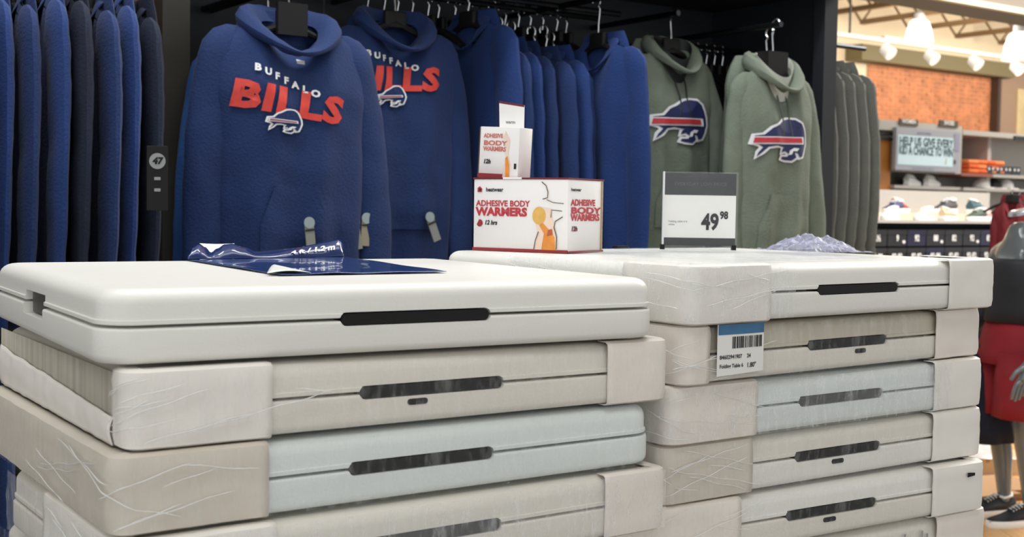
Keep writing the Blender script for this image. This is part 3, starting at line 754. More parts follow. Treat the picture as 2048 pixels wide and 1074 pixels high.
# olive hoodies
s3_, z3_ = onq(1342, 100, -3.82)
h3, f3 = hoodie('olive hoodie with buffalo emblem, left one of the pair, partly hidden by the price sign', sq(s3_, -3.82, z3_), RZF, M_green, None, 4.4, M_dark, None, M_dark, (.06, .075), .60, .84, .085, bend=(0, -.03), slim=.87)
buffalo(h3, f3, -.02, -.29, .285)
hanger('black hanger of the left olive hoodie', sq(s3_, -3.82, z3_ - .005), RZF, z3_ + .15)
rod(s3_, FB, s3_, -3.78, z3_ + .145, 'faceout_arm')
s4_, z4_ = onq(1545, 135, -3.46)
h4, f4 = hoodie('olive hoodie with buffalo emblem and pale hood lining, right one of the pair', sq(s4_, -3.46, z4_), RZF, M_green, None, 7.4, M_lining, None, M_greendark, (.06, .115), .82, .84, .085, slim=.86)
buffalo(h4, f4, -.035, -.285, .265)
t_ = hanger('black hanger of the right olive hoodie', sq(s4_, -3.46, z4_ - .005), RZF, z4_ + .17)
MB().box(-.055, .055, -.03, .03, -.03, .065).obj('size_block', M_black, t_, False)
rod(s4_, FB, s4_, -3.42, z4_ + .165, 'faceout_arm')
s5_ = onq(1437, 250, -3.63)[0] + .265
h5, _f = hoodie('plain olive hoodie tucked behind the right emblem hoodie, only its left edge showing', sq(s5_, -3.63, z4_ + .02), RZF, M_greendark, None, 9.4, None, None, None, (.06, .06), .82, .84, .05, lite=True, slim=.86)
hanger('black hanger of the tucked-in olive hoodie', sq(s5_, -3.63, z4_ + .015), RZF, z4_ + .17)
hg2 = None
for i in range(5):
    lb = 'bare dark hanger, %s from the left deep in the fixture between the olive hoodies' % ORD[i]
    loc = sq(3.86 + i * .05, -4.15, z4_ + .045)
    o = hanger(lb, loc, RZS, z4_ + .17, 'spare hangers between the olive hoodies') if hg2 is None else copy_tree(hg2)
    if hg2 is None: hg2 = o
    o.location = loc; o['label'] = lb
rod(3.7, -4.15, 4.18, -4.15, z4_ + .168)
# charcoal garments on the end of the fixture
spec = []
for i in range(5):
    s = 4.36 + i * .085; se, ze = onq(1690 + i * 13, 128, -3.74)
    spec.append((s, -4.03 - .01 * i, 2.165, M_grey, R(4), 1.0))
row(spec, dict(seed=3.9, lite=True, thick=.04, length=.84, armlen=.84, out=(.06, .06), fold=.012), lambda i: 'charcoal grey hoodie hung past the fixture end, %s from the left' % ORD[i], 'grey hoodies at the fixture end',
    lambda i: 'black hanger %s from the left at the fixture end' % ORD[i], 2.295)
rod(FE, -4.03, 4.9, -4.03, 2.293)

# ------------------------------------------------------------------ things lying on the piles
# blue printed wrapper on the bare table: flat sheet, a curled-up back flap, a folded white corner
M_wrap = mat('blue_gloss_print', srgb(36, 66, 128), .16, .18, 7, .25, 9, coat=.6)
M_wrapd = mat('dark_blue_gloss_print', srgb(28, 50, 100), .2, .1, 7, .2, 9, coat=.5)
M_wrapw = mat('white_wrapper_back', srgb(232, 236, 230), .4)
ZW = ZA + .0015
cA, cB, cC, cD = onz(377, 521, ZW), onz(688, 515, ZW), onz(893, 545, ZW), onz(560, 551, ZW)
base = (cA + cB + cC + cD) / 4; base.z = ZA
wr = thing('blue_wrapper', 'glossy blue printed wrapper with a curled flap lying on the bare front table', 'wrapper', base)
def sheet(a, b):
    p = cA.lerp(cB, a).lerp(cD.lerp(cC, a), b) - base
    return (p.x, p.y, .0016 + .0016 * (1 + noise.noise(Vector((a * 5, b * 4, 1)))))
MB().grid(sheet, 40, 24).obj('flat_sheet', M_wrap, wr, True, .0008)
def tri(pts, name, m, parent, lift):
    ps = [onz(x, y, ZW) - base for x, y in pts]; n = 10
    vs = []; idx = {}
    for i in range(n + 1):
        for j in range(n + 1 - i):
            p = ps[0] + (ps[1] - ps[0]) * (i / n) + (ps[2] - ps[0]) * (j / n)
            idx[(i, j)] = len(vs); vs.append((p.x, p.y, .005 + lift * math.sin(math.pi * min(1, (i + j) / n)) * .6))
    fs = []
    for i in range(n):
        for j in range(n - i):
            fs.append((idx[(i, j)], idx[(i + 1, j)], idx[(i, j + 1)]))
            if j < n - i - 1: fs.append((idx[(i + 1, j)], idx[(i + 1, j + 1)], idx[(i, j + 1)]))
    return MB().add(vs, fs).obj(name, m, parent, True, .0006)
tri([(534, 551), (549, 533), (622, 549.5)], 'folded_corner', M_wrapw, wr, .006)
top_pts = [(377, 510), (384, 497), (396, 490), (407, 497), (418, 508), (430, 500), (446, 491.5), (462, 490), (486, 497), (512, 506), (545, 503), (592, 498), (640, 488), (676, 480), (683, 485), (688, 500)]
def lerp_pts(x):
    for (x0, y0), (x1, y1) in zip(top_pts, top_pts[1:]):
        if x0 <= x <= x1:
            t = (x - x0) / (x1 - x0); t = t * t * (3 - 2 * t) if x < 520 else t; return y0 + (y1 - y0) * t
    return top_pts[-1][1]
def flap(a, b, lift=0):
    x = 377 + (688 - 377) * a; B = cA.lerp(cB, a)
    d = (B - CO).dot(FWD); T = at(x, lerp_pts(x), d + .02)
    hgt = max(.004, T.z - ZW)
    p = B.lerp(Vector((T.x, T.y, 0)), b); p.z = ZW + .002 + hgt * b
    back = .035 * math.sin(b * 1.5) * (.4 + .6 * math.sin(a * 9) ** 2)
    p.y += back * .5 - .012 * math.sin(b * math.pi) - lift; return p - base
MB().grid(flap, 90, 10).obj('curled_flap', M_wrapd, wr, True, .0008)
def under(a, b):
    x = 392 + (462 - 392) * a; B = onz(x, 517, ZW); d = (B - CO).dot(FWD); T = at(x, 489.5 + 1.5 * math.sin(a * 3), d + .05)
    p = B.lerp(Vector((T.x, T.y, 0)), b); p.z = ZW + .002 + (T.z - ZW) * b; p.y += .03; return p - base
o = MB().grid(under, 14, 6).obj('flap_underside', M_wrapw, wr, True, .0006); o['label'] = 'white underside of the curled flap'
bm = text_bm('4 ft / 1.2 m', .020, .045, .1, 'CENTER', 1.15)
def flap_text(x, y):
    # the flap is about .36 m long: x runs along it, y up it
    a = .80 + x / .36; return flap(max(0, min(1, a)), max(0, min(1, .58 + y / .045)), .006)
conform('size_lettering', bm, flap_text, M_whiteprint, wr, .01)

# carton of adhesive body warmers
M_box = mat('carton_white', srgb(240, 236, 234), .4, .02, 3)
M_boxred = mat('carton_red', srgb(150, 40, 44), .5)
M_wine = mat('carton_wine', srgb(108, 30, 40), .5)
M_amber = mat('amber_glow_print', srgb(226, 178, 92), .5, .12, 40)
M_orange = mat('orange_glow_print', srgb(238, 150, 62), .5, .2, 30)
M_peach = mat('peach_print', srgb(240, 214, 196), .5)
Cn = onz(1134, 508, ZB_); Lf = at(946, 500, (Cn - CO).dot(FWD) + .125); Lf.z = ZB_
fd = (Cn - Lf); BW = fd.length; fd.normalize(); sdv = Vector((-fd.y, fd.x, 0))
rbx = math.atan2(fd.y, fd.x); BD = .02
for k in range(400):
    p = Cn + sdv * BD - CO
    if p.dot(RGT) / p.dot(FWD) * FPX + 1024 >= 1204: break
    BD += .002
p = Lf - CO; BH = .1605
wb = thing('warmer_carton', 'white and red carton of adhesive body warmers standing on the rear pile', 'carton', Lf, rbx)
slab(0, BW, 0, BD, .001, BH, .0025, .0012, .0012, 2, 2).obj('carton_body', M_box, wb)
# coloured board edges along the top and the bottom rim
MB().box(-.0012, BW + .0012, -.0012, .0008, .0012, .0075).obj('bottom_rim', M_boxred, wb, False)
MB().box(BW - .0008, BW + .0012, -.0012, BD + .0012, .0012, .0055).obj('bottom_rim', M_boxred, wb, False)
MB().box(-.001, BW + .001, -.001, BD + .001, BH - .003, BH + .0012).obj('top_flap', M_wine, wb, False)
MB().box(BW * .32, BW * .52, -.0016, .02, BH - .0025, BH + .002).obj('top_tab', M_box, wb, False)
MB().box(BW - .0006, BW + .0014, BD - .012, BD - .006, .006, BH - .004).obj('edge_strip', mat('carton_brown', srgb(170, 140, 96), .6), wb, False)
F_ = lambda ox, oz, l=.0012: (lambda x, y: (ox + x, -l, oz + y))
S_ = lambda oy, oz, l=.0014: (lambda x, y: (BW + l, oy + x, oz + y))
def front_txt(body, size, x, z, m, bold=.03, sx=1.0, shear=0.0): conform('printed_lettering', text_bm(body, size, bold, shear, 'LEFT', sx), F_(x, z), m, wb, .05)
kx = BW / .25
front_txt('ADHESIVE BODY', .0178, .008 * kx, BH - .056, M_redstripe, .03, 1.08 * kx)
front_txt('WARMERS', .0245, .008 * kx, BH - .0745, M_redstripe, .05, 1.2 * kx)
front_txt('heatwear', .0125, .034 * kx, BH - .0255, M_dark, .03, 1.0 * kx)
conform('printed_emblem', poly_bm([[(0, 0), (.011, 0), (.013, .007), (.0065, .013), (0, .009)]]), F_(.011 * kx, BH - .031), M_redstripe, wb, .05)
conform('printed_emblem', poly_bm([[(.003, .002), (.009, .002), (.008, .008), (.004, .008)]]), F_(.012 * kx, BH - .0305, .0018), M_dark, wb, .05)
conform('hours_icon', poly_bm([[(.008 * math.cos(R(a)), .008 * math.sin(R(a))) for a in range(-160, 120, 20)]]), F_(.018 * kx, BH - .099), M_boxred, wb, .05)
front_txt('12 hrs', .0135, .031 * kx, BH - .098, M_dark, .04, 1.0 * kx, .2)
fx0 = BW * .755
conform('body_glow', poly_bm([[(fx0 - .022, .007), (fx0 + .036, .007), (fx0 + .030, .05), (fx0 + .022, .075), (fx0 + .020, .095), (fx0 - .014, .098), (fx0 - .022, .07), (fx0 - .014, .045)]]), F_(0, 0, .0012), M_peach, wb, .05)
conform('body_glow', poly_bm([[(fx0 - .011 + .0165 * math.cos(R(a)), .080 + .019 * math.sin(R(a))) for a in range(0, 360, 15)]]), F_(0, 0, .0016), M_amber, wb, .05)
conform('body_glow', poly_bm([[(fx0 - .004, .007), (fx0 + .030, .007), (fx0 + .028, .035), (fx0 + .012, .052), (fx0 - .002, .065), (fx0 - .010, .06), (fx0 + .002, .042)]]), F_(0, 0, .002), M_orange, wb, .05)
conform('body_glow', poly_bm([[(fx0 + .010, .036), (fx0 + .024, .040), (fx0 + .022, .052), (fx0 + .012, .050)]]), F_(0, 0, .0024), mat('rust_print', srgb(190, 92, 56), .5), wb, .05)
M_line = mat('outline_brown', srgb(96, 80, 60), .6)
def stroke(pts, wd, name='body_outline'):
    L_, Rr = [], []
    for i, p in enumerate(pts):
        a = Vector(pts[max(i - 1, 0)]); b = Vector(pts[min(i + 1, len(pts) - 1)]); t = (b - a).normalized(); n = Vector((-t.y, t.x)) * wd / 2
        L_.append(tuple(Vector(p) + n)); Rr.append(tuple(Vector(p) - n))
    bm = bmesh.new(); l = [bm.verts.new((x, y, 0)) for x, y in L_]; r = [bm.verts.new((x, y, 0)) for x, y in Rr]
    for i in range(len(pts) - 1): bm.faces.new((l[i], l[i + 1], r[i + 1], r[i]))
    conform(name, bm, F_(0, 0, .0028), M_line, wb, .05)
stroke([(fx0 - .005, BH - .008), (fx0 + .006, BH - .016), (fx0 + .011, BH - .030), (fx0 + .010, BH - .042), (fx0 - .002, BH - .045)], .0022)
stroke([(fx0 + .008, BH - .046), (fx0 + .024, BH - .052), (fx0 + .05, BH - .054)], .0016)
stroke([(fx0 + .046, BH - .070), (fx0 + .020, BH - .068), (fx0 + .019, BH - .084)], .0018)
stroke([(fx0 + .048, BH - .082), (fx0 + .030, BH - .092), (fx0 + .027, BH - .105), (fx0 + .034, BH - .125), (fx0 + .033, .008)], .0022)
stroke([(fx0 - .022, .008), (fx0 - .019, .026), (fx0 - .011, .046)], .0020)
for zz, tx, sz, m in ((BH - .052, 'ADHESIVE', .0185, M_redstripe), (BH - .069, 'BODY', .0185, M_redstripe), (BH - .084, 'WARMERS', .020, M_redstripe)):
    conform('side_lettering', text_bm(tx, sz, .04, 0, 'LEFT', BD * .75 / (.62 * sz * len(tx)) ), S_(.012, zz), m, wb, .05)
conform('side_lettering', text_bm('heatwear', .009, .04, 0, 'LEFT', 1.3), S_(.012, BH - .024), M_dark, wb, .05)
conform('side_lettering', text_bm('12h', .014, .05, .2, 'LEFT', 1.3), S_(.014, BH - .108), M_wine, wb, .05)

# small carton on top of it with a tall header card
u = sdv * .022 - fd * .004
sb = thing('small_carton', 'small white and orange warmer carton perched on the bigger carton', 'carton', Lf + u + Vector((0, 0, BH + .0022)), rbx)
W2, H2, D2 = .108 * kx, .113, .055
slab(0, W2, 0, D2, 0, H2, .0022, .001, .001, 2, 2).obj('carton_body', M_box, sb)
MB().box(-.0012, .0008, -.0008, D2 + .0008, .001, H2 - .001).obj('side_face', mat('carton_dark_brown', srgb(86, 60, 44), .6), sb, False)
MB().box(-.001, W2 * .62, -.0014, .001, .0006, .010).obj('bottom_rim', M_boxred, sb, False)
G_ = lambda ox, oz, l=.001: (lambda x, y: (ox + x, -l, oz + y))
M_pinkred = mat('faded_red_print', srgb(206, 112, 100), .6)
for zz, tx, sz in ((H2 - .020, 'ADHESIVE', .0125), (H2 - .036, 'BODY', .014), (H2 - .049, 'WARMERS', .0135)):
    conform('printed_lettering', text_bm(tx, sz, .04, 0, 'LEFT', .058 * kx / (.62 * sz * len(tx))), G_(.011, zz), M_pinkred, sb, .05)
conform('printed_lettering', text_bm('12h', .013, .05, .2, 'LEFT'), G_(.012, .036), M_dark, sb, .05)
conform('body_glow', poly_bm([[(W2 * .62, .003), (W2 * .80, .003), (W2 * .82, .03), (W2 * .74, .055), (W2 * .78, .085), (W2 * .66, .105), (W2 * .60, .09), (W2 * .68, .05)]]), G_(0, 0), M_peach, sb, .05)
conform('body_glow', poly_bm([[(W2 * .70, .003), (W2 * .80, .003), (W2 * .79, .03), (W2 * .73, .05), (W2 * .68, .045)]]), G_(0, 0, .0016), M_orange, sb, .05)
conform('small_print', poly_bm([[(W2 * .90, .022), (W2 * .96, .022), (W2 * .96, .034), (W2 * .90, .034)]]), G_(0, 0), M_dark, sb, .05)
hc = [(W2 * .17, H2 - .03), (W2 * .78, H2 - .03), (W2 * .75, H2 + .052), (W2 * .10, H2 + .060)]
MB().loft([[(x, D2 + .0016, z) for x, z in hc], [(x, D2 + .0006, z) for x, z in hc]]).obj('header_card', M_paper, sb, False)
conform('card_edge', poly_bm([[(W2 * .10, H2 + .056), (W2 * .75, H2 + .048), (W2 * .75, H2 + .053), (W2 * .10, H2 + .061)]]), lambda x, y: (x, D2 + .0004, y), M_wine, sb, .05)
conform('printed_lettering', text_bm('warm', .010, .04, 0, 'LEFT', 1.1), lambda x, y: (W2 * .30 + x, D2, H2 + .014 + y), M_greyprint, sb, .05)
sb.rotation_euler = (0, R(2.5), rbx)

# price sign in a clear block
Pg = onz(1398, 503, ZB_); rg = R(1)
ps = thing('price_sign', 'clear acrylic price sign reading 49 with a dark header, on the rear pile', 'price sign', Pg, rg)
k = (Pg - CO).dot(FWD) / FPX; SW, SHt = 143 * k, 156 * k
M_acry = film_mat('acrylic', .05, .12, (.95, .97, .97, 1), (3, 3, 3))
MB().box(-SW / 2 - .004, SW / 2 + .004, -.006, .006, .0, SHt + .003).obj('acrylic_block', M_acry, ps, False)
MB().box(-SW / 2 - .004, -SW / 2 - .0005, -.0065, .0065, .004, SHt + .003).obj('edge_strip', M_whiteprint, ps, False)
MB().box(-SW / 2, SW / 2, -.001, .001, .028, SHt).obj('paper_insert', M_paper, ps, False)
MB().box(-SW / 2, SW / 2, -.0016, -.0009, SHt * .72, SHt).obj('dark_header', mat('sign_header', srgb(40, 41, 44), .5, .12, 50), ps, False)
MB().box(-SW / 2, SW / 2, -.0016, -.0009, .014, .032).obj('dark_strip', M_dark, ps, False)
for sx_ in (-1, 1): MB().box(sx_ * SW / 2 - .008, sx_ * SW / 2 + .002, -.0068, .0068, .004, .016).obj('foot_clip', M_black, ps, False)
P_ = lambda ox, oz: (lambda x, y: (ox + x, -.0019, oz + y))
conform('price_numerals', text_bm('49', .052, .035, 0, 'LEFT', .78), P_(.004, .068), M_black, ps, .06)
conform('price_numerals', text_bm('98', .024, .04, 0, 'LEFT', .8), P_(.047, .085), M_black, ps, .06)
for j, (tx, z_) in enumerate((('Folding table 6 ft', .070), ('white', .063))):
    conform('small_print', text_bm(tx, .0066, .01, 0, 'LEFT'), P_(-SW / 2 + .010, z_), M_greyprint, ps, .06)
conform('header_lettering', text_bm('EVERYDAY LOW PRICE', .012, .0, 0, 'CENTER'), lambda x, y: (x, -.0021, SHt * .86 + y), mat('header_grey', srgb(84, 86, 88), .6), ps, .06)

# crumpled clear bag on the rear pile
Pb = onz(1622, 508, ZB_); k = (Pb - CO).dot(FWD) / FPX
bag = thing('plastic_bag', 'crumpled clear lavender plastic bag lying right of the price sign', 'plastic bag', Pb, R(20))
def bagp(a, b, s=1):
    x, y = a * 2 - 1, b * 2 - 1; r = min(1, math.hypot(x, y)); ang = math.atan2(y, x)
    rr = 1 + .16 * noise.noise(Vector((math.cos(ang) * 2, math.sin(ang) * 2, 4)))
    h = .034 * max(0, 1 - r ** 1.6) ** .8 * (1 + .5 * noise.noise(Vector((x * 3, y * 3, 9)))) + .007 * noise.noise(Vector((x * 9, y * 9, 2)))
    return (x * 86 * k * rr, y * .11 * rr, max(.008 + .002 * noise.noise(Vector((x * 6, y * 6, 5))), h * s + .007))
MB().grid(bagp, 60, 50).obj('bag_sheet', film_mat('bag_film', .30, .7, srgb(186, 188, 218), (60, 60, 60)), bag)
# small black latch at the far edge of the top rear table, under the film
Pl = onz(1256, 498, ZB_) ; t = TAB['B1']
inv = (Matrix.Translation(t.location) @ Matrix.Rotation(fitB[0][2], 4, 'Z')).inverted()
lp_ = inv @ Pl
o = slab(-.018, .018, -.012, .012, 0, .007, .004, .002, .001, 3, 2).obj('edge_latch', M_black, t); o.location = (lp_.x, min(TW - .02, lp_.y), TH)

# ------------------------------------------------------------------ the shop beyond, right side
M_shelf = mat('pale_grey_laminate', srgb(178, 173, 166), .5, .04, 3)
Pd = at(1868, 441, 9.0); GQ = Pd.dot(NV); GZ = Pd.z
sg0, _ = onq(1690, 441, GQ); sg1 = sg0 + 2.9
gd = thing('shoe_gondola', 'pale topped shoe gondola with dark shelves of shoeboxes beyond the piles', 'shelving unit', (0, 0, 0))
def gbox(name, s0, s1, q0, q1, z0, z1, m, par): return wallbox(name, s0, s1, q0, q1, z0, z1, m, par, False)
gbox('top_board', sg0, sg1, GQ - .9, GQ, GZ - .02, GZ, M_shelf, gd)
gbox('back_riser', sg0, sg1, GQ - .9, GQ - .86, GZ, GZ + .235, M_shelf, gd)
gbox('step_shelf', sg0, sg1, GQ - .86, GQ - .42, GZ, GZ + .05, mat('birch_step', srgb(222, 202, 172), .5), gd)
gbox('shelf', sg0, sg1, GQ - .45, GQ - .01, GZ - .335, GZ - .315, M_blackmetal, gd)
gbox('back_board', sg0, sg1, GQ - .5, GQ - .45, .0, GZ - .02, M_blackmetal, gd)
gbox('base', sg0, sg1, GQ - .45, GQ - .02, 0, .5, M_blackmetal, gd)
for s in (sg0, sg1 - .04): gbox('end_panel', s, s + .04, GQ - .45, GQ - .005, .5, GZ - .02, M_blackmetal, gd)
M_sbox = mat('black_shoebox', srgb(38, 37, 40), .5, .2, 6)
M_sbox2 = mat('navy_shoebox', srgb(36, 36, 58), .5, .2, 6)
bw = .205
for r_ in range(2):
    for i in range(12):
        s = sg0 + .06 + i * (bw + .012); z = GZ - .315 + r_ * .13
        lb = 'dark shoebox, %s from the left in the %s row under the shoe display' % (ORD[i], ('lower', 'upper')[r_])
        t = thing('shoebox', lb, 'shoebox', sq(s, GQ - .03, z), YAW, 'dark shoeboxes under the shoe display')
        m = M_sbox2 if (i + r_) % 4 == 0 else M_sbox
        MB().box(0, bw, 0, .33, 0, .092).obj('box_body', m, t, False)
        MB().box(-.003, bw + .003, -.003, .333, .082, .118).obj('lid', m, t, False)
        tx = (('92', '8½', '9', '92', '88', '82')[i % 6]) if r_ == 1 else ('92-92', '92-88', '92-82')[i % 3]
        conform('size_lettering', text_bm(tx, .062 if r_ else .058, .03, 0, 'CENTER', .85), (lambda x, y: (bw * .5 + x, -.0045, .055 + y)), M_paper, t, .2)
        if i % 2 == 0: MB().loft([[(bw * .85 + .014 * math.cos(2 * math.pi * a / 12), y, .03 + .011 * math.sin(2 * math.pi * a / 12)) for a in range(12)] for y in (-.0045, .001)]).obj('round_sticker', M_paper, t, False)
def sneaker(label, loc, rz, mu, ms, group=None, k=1.0):
    t = thing('sneaker', label, 'shoe', loc, rz, group); t.scale = (k, k, k)
    # heel at x = 0, toe at x = .29
    def foot(x): 
        u_ = x / .29; return .030 + .016 * math.sin(min(1, u_ * 1.05) * math.pi * .75) - .022 * max(0, u_ - .8) / .2 * 1.0
    xs = [0, .012, .04, .08, .13, .18, .22, .255, .28, .29]
    def ring(x, z): 
        f = foot(x) if x > 0 else .02
        return f
    out = [(x, foot(x) * (.75 if x == 0 else 1) * (.55 if x == .29 else 1)) for x in xs]
    loop = [(x, -y) for x, y in out] + [(x, y) for x, y in reversed(out)]
    MB().loft([[(x * .98 + .003, y * .92, .0) for x, y in loop], [(x, y, .010) for x, y in loop], [(x, y, .026) for x, y in loop], [(x * .985 + .002, y * .95, .032) for x, y in loop]]).obj('sole', ms, t)
    secs = []
    for x, h in ((.004, .085), (.02, .098), (.05, .092), (.09, .086), (.12, .088), (.16, .072), (.20, .056), (.245, .046), (.275, .038), (.287, .030)):
        f = foot(x) * .93; wtop = f * (.62 if x > .1 else .70)
        secs.append([(x, f * 1.0 * math.cos(a) if math.sin(a) < .3 else (wtop + (f - wtop) * .4) * math.cos(a), .026 + (h - .026) * max(0, .5 + .5 * math.sin(a))) for a in [2 * math.pi * i / 16 for i in range(16)]])
    MB().loft(secs).obj('upper', mu, t)
    MB().tube([(.03, .026, .094), (.015, 0, .102), (.03, -.026, .094), (.075, -.028, .086), (.105, 0, .096), (.075, .028, .086), (.03, .026, .094)], .006, 6).obj('collar', ms, t)
    MB().loft([[(.10, -.02, .09), (.10, .02, .09), (.095, .02, .097), (.095, -.02, .097)], [(.17, -.018, .071), (.17, .018, .071), (.17, .018, .075), (.17, -.018, .075)]]).obj('tongue', mu, t, False)
    for x in (.115, .13, .145, .16): MB().tube([(x, -.022, .088 - (x - .115) * .36), (x, 0, .096 - (x - .115) * .4), (x, .022, .088 - (x - .115) * .36)], .0032, 5).obj('lace', ms, t)
    return t
sh = lambda n, c: mat(n, srgb(*c), .6)
Wm = M_paper
def put(px, py, dq, z):
    s, _ = onq(px, py, GQ - dq); return sq(s, GQ - dq, z)
shoes = [('white sneaker at the left end of the front row on the shoe display', 1772, 425, .16, 0, Wm, Wm, 200, 1.0),
         ('navy sneaker behind the white one on the step of the shoe display', 1782, 400, .62, .05, sh('shoe_navy', (52, 58, 104)), Wm, 195, 1.05),
         ('red sneaker on the step of the shoe display', 1812, 398, .62, .05, sh('shoe_red', (178, 76, 70)), Wm, 20, 1.15),
         ('cream sneaker in the middle of the front row on the shoe display', 1842, 425, .16, 0, sh('shoe_cream', (236, 226, 204)), Wm, 195, 1.0),
         ('black and white sneaker pointing down the shoe display step', 1888, 402, .60, .05, sh('shoe_black', (60, 56, 64)), Wm, 192, 1.25),
         ('beige sneaker right of the middle in the front row on the shoe display', 1908, 425, .2, 0, sh('shoe_beige', (226, 196, 160)), Wm, 15, 1.0),
         ('teal sneaker on the step at the right of the shoe display', 1964, 402, .60, .05, sh('shoe_teal', (60, 88, 100)), Wm, 12, 1.2),
         ('dark green sneaker with white sole in the front row by the maroon shirts', 1948, 428, .14, 0, sh('shoe_green', (62, 78, 66)), Wm, 190, 1.0),
         ('pink sneaker in the front row beside the maroon shirts', 1985, 420, .3, 0, sh('shoe_pink', (226, 170, 160)), Wm, 10, 1.0)]
for lb, px, py, dq, dz, mu, ms, ang, k in shoes: sneaker(lb, put(px - (0 if 90 < ang < 270 else 25) + (20 if 90 < ang < 270 else 0), py, dq, GZ + dz), YAW + R(ang), mu, ms, 'shoes on the display', k)
# maroon shirts hanging at the right edge
mm = mat('maroon_knit', srgb(104, 20, 30), .85, .1, 8)
s, z = onq(2030, 402, GQ + .5)
spec = [(s + i * .09 - .03, GQ + .5, z - .008 * (i % 2), mm, R(24), .62) for i in range(4)]
row(spec, dict(seed=1.9, lite=True, thick=.04, length=.5, armlen=.42, out=(.04, .04), rise=.02, slim=.8), lambda i: 'maroon shirt hung at the right edge above the mannequin, %s of its row' % ORD[i], 'maroon shirts at the right edge',
    lambda i: 'hanger of the %s maroon shirt' % ORD[i], z + .06)
rk = thing('garment_rack', 'thin steel rack holding the maroon shirts at the right edge', 'rack', sq(s - .05, GQ + .5, 0), YAW)
MB().tube([(0, 0, z + .058), (1.0, 0, z + .058)], .009, 8).obj('rail', M_rod, rk)
for x in (0.5, 1.0): MB().tube([(x, .0, 0), (x, .0, z + .058)], .012, 8).obj('post', M_rod, rk)
MB().box(.1, 1.05, -.2, .2, 0, .03).obj('foot', M_rod, rk, False)

# wall display with the poster, behind the gondola
WQ = at(1868, 300, 12.0).dot(NV)
def wpx(px, py, dq=0): return onq(px, py, WQ + dq)
su0, zu1 = wpx(1745, 238); su1, _ = wpx(1925, 250)
zb_ = .0
wd = thing('display_unit', 'tall pale grey display unit behind the shoe gondola, poster on its front', 'display fixture', (0, 0, 0))
gbox('side_frame', su0, wpx(1757, 300)[0], WQ - .3, WQ, 0, zu1, M_shelf, wd)
gbox('top_panel', su0, su1, WQ - .3, WQ, wpx(1800, 262)[1], zu1, M_shelf, wd)
gbox('center_frame', wpx(1791, 300)[0], su1, WQ - .3, WQ, wpx(1850, 345)[1], wpx(1800, 262)[1], M_shelf, wd)
gbox('lower_panel', su0, su1, WQ - .3, WQ - .26, 0, wpx(1850, 345)[1], mat('dark_olive_back', srgb(92, 88, 76), .6), wd)
gbox('shelf', wpx(1791, 300)[0], su1, WQ - .26, WQ, wpx(1850, 372)[1] - .03, wpx(1850, 372)[1], M_shelf, wd)
gbox('amber_panel', wpx(1757, 300)[0], wpx(1791, 300)[0], WQ - .1, WQ - .05, .6, wpx(1775, 278)[1], mat('amber_wood', srgb(176, 112, 46), .5, .2, 3), wd)
gbox('dark_rail', wpx(1757, 300)[0], wpx(1791, 300)[0], WQ - .1, WQ - .02, wpx(1775, 279)[1], wpx(1775, 274)[1], M_dark, wd)
gbox('dark_rail', wpx(1757, 300)[0], wpx(1791, 300)[0], WQ - .1, WQ - .02, wpx(1775, 269)[1], wpx(1775, 264)[1], M_dark, wd)
for (a, b, y0, y1) in ((1797, 1834, 237, 250), (1877, 1914, 240, 253)):
    o = gbox('name_plate', wpx(a, y0)[0], wpx(b, y0)[0], WQ, WQ + .015, wpx(a, y1)[1], wpx(a, y0)[1], mat('bronze_plate', srgb(74, 62, 46), .5), wd)
    sc_, zc_ = wpx((a + b) / 2, (y0 + y1) / 2)
    conform('plate_lettering', text_bm('WOMEN' if a < 1850 else 'SHOES', .052, .03), (lambda s_, z_: lambda x, y: sq(s_ + x, WQ + .017, z_ + y))(sc_, zc_), M_paper, o, .3)
# poster
sp0, zp1 = wpx(1793, 254, .04); sp1, zp0 = wpx(1918, 345, .04)
po = thing('poster', 'pale blue poster with two lines of bold dark lettering on the display unit', 'poster', sq((sp0 + sp1) / 2, WQ + .03, (zp0 + zp1) / 2), YAW)
PW, PH = (sp1 - sp0), zp1 - zp0
MB().box(-PW / 2, PW / 2, -.012, .028, -PH / 2, PH / 2).obj('poster_frame', mat('poster_frame_grey', srgb(166, 168, 176), .5), po, False)
MB().box(-PW / 2 + .025, PW / 2 - .11, -.016, -.010, -PH / 2 + .05, PH / 2 - .07).obj('poster_sheet', mat('poster_blue', srgb(214, 240, 250), .5, .04, 3), po, False)
conform('poster_corner', poly_bm([[(PW / 2 - .10, PH * .02), (PW / 2 - .012, PH * .02), (PW / 2 - .012, PH / 2 - .02), (PW / 2 - .10, PH / 2 - .02)]]), lambda x, y: (x, -.0165, y), mat('poster_lilac', srgb(150, 150, 172), .5), po, .5)
M_teal = mat('poster_ink', srgb(52, 78, 84), .6)
Q_ = lambda ox, oz: (lambda x, y: (ox + x, -.018, oz + y))
tw = (PW - .16)
for tx, z_ in (('HELP US GIVE EVERY', PH * .175), ('KID A CHANCE TO WIN', -PH * .04)):
    bm = text_bm(tx, .11, .03, 0, 'CENTER', 1); xs = [v.co.x for v in bm.verts]; kx2 = tw / (max(xs) - min(xs))
    for v in bm.verts: v.co.x *= kx2
    conform('poster_lettering', bm, Q_(-.04, z_), M_teal, po, .5)
conform('small_print', text_bm('sports matter', .04, .0), Q_(-.08, PH * .40), mat('lilac_ink', srgb(110, 112, 134), .6), po, .5)
conform('small_print', text_bm('give today at any register', .032, .0), Q_(-.08, -PH * .44), mat('lilac_ink2', srgb(128, 132, 146), .6), po, .5)
conform('poster_badge', poly_bm([[(0, -.03), (.012, -.03), (.024, .03), (.012, .03)]]), Q_(PW * .26, -PH * .25), mat('badge_yellow', srgb(196, 196, 110), .6), po, .5)
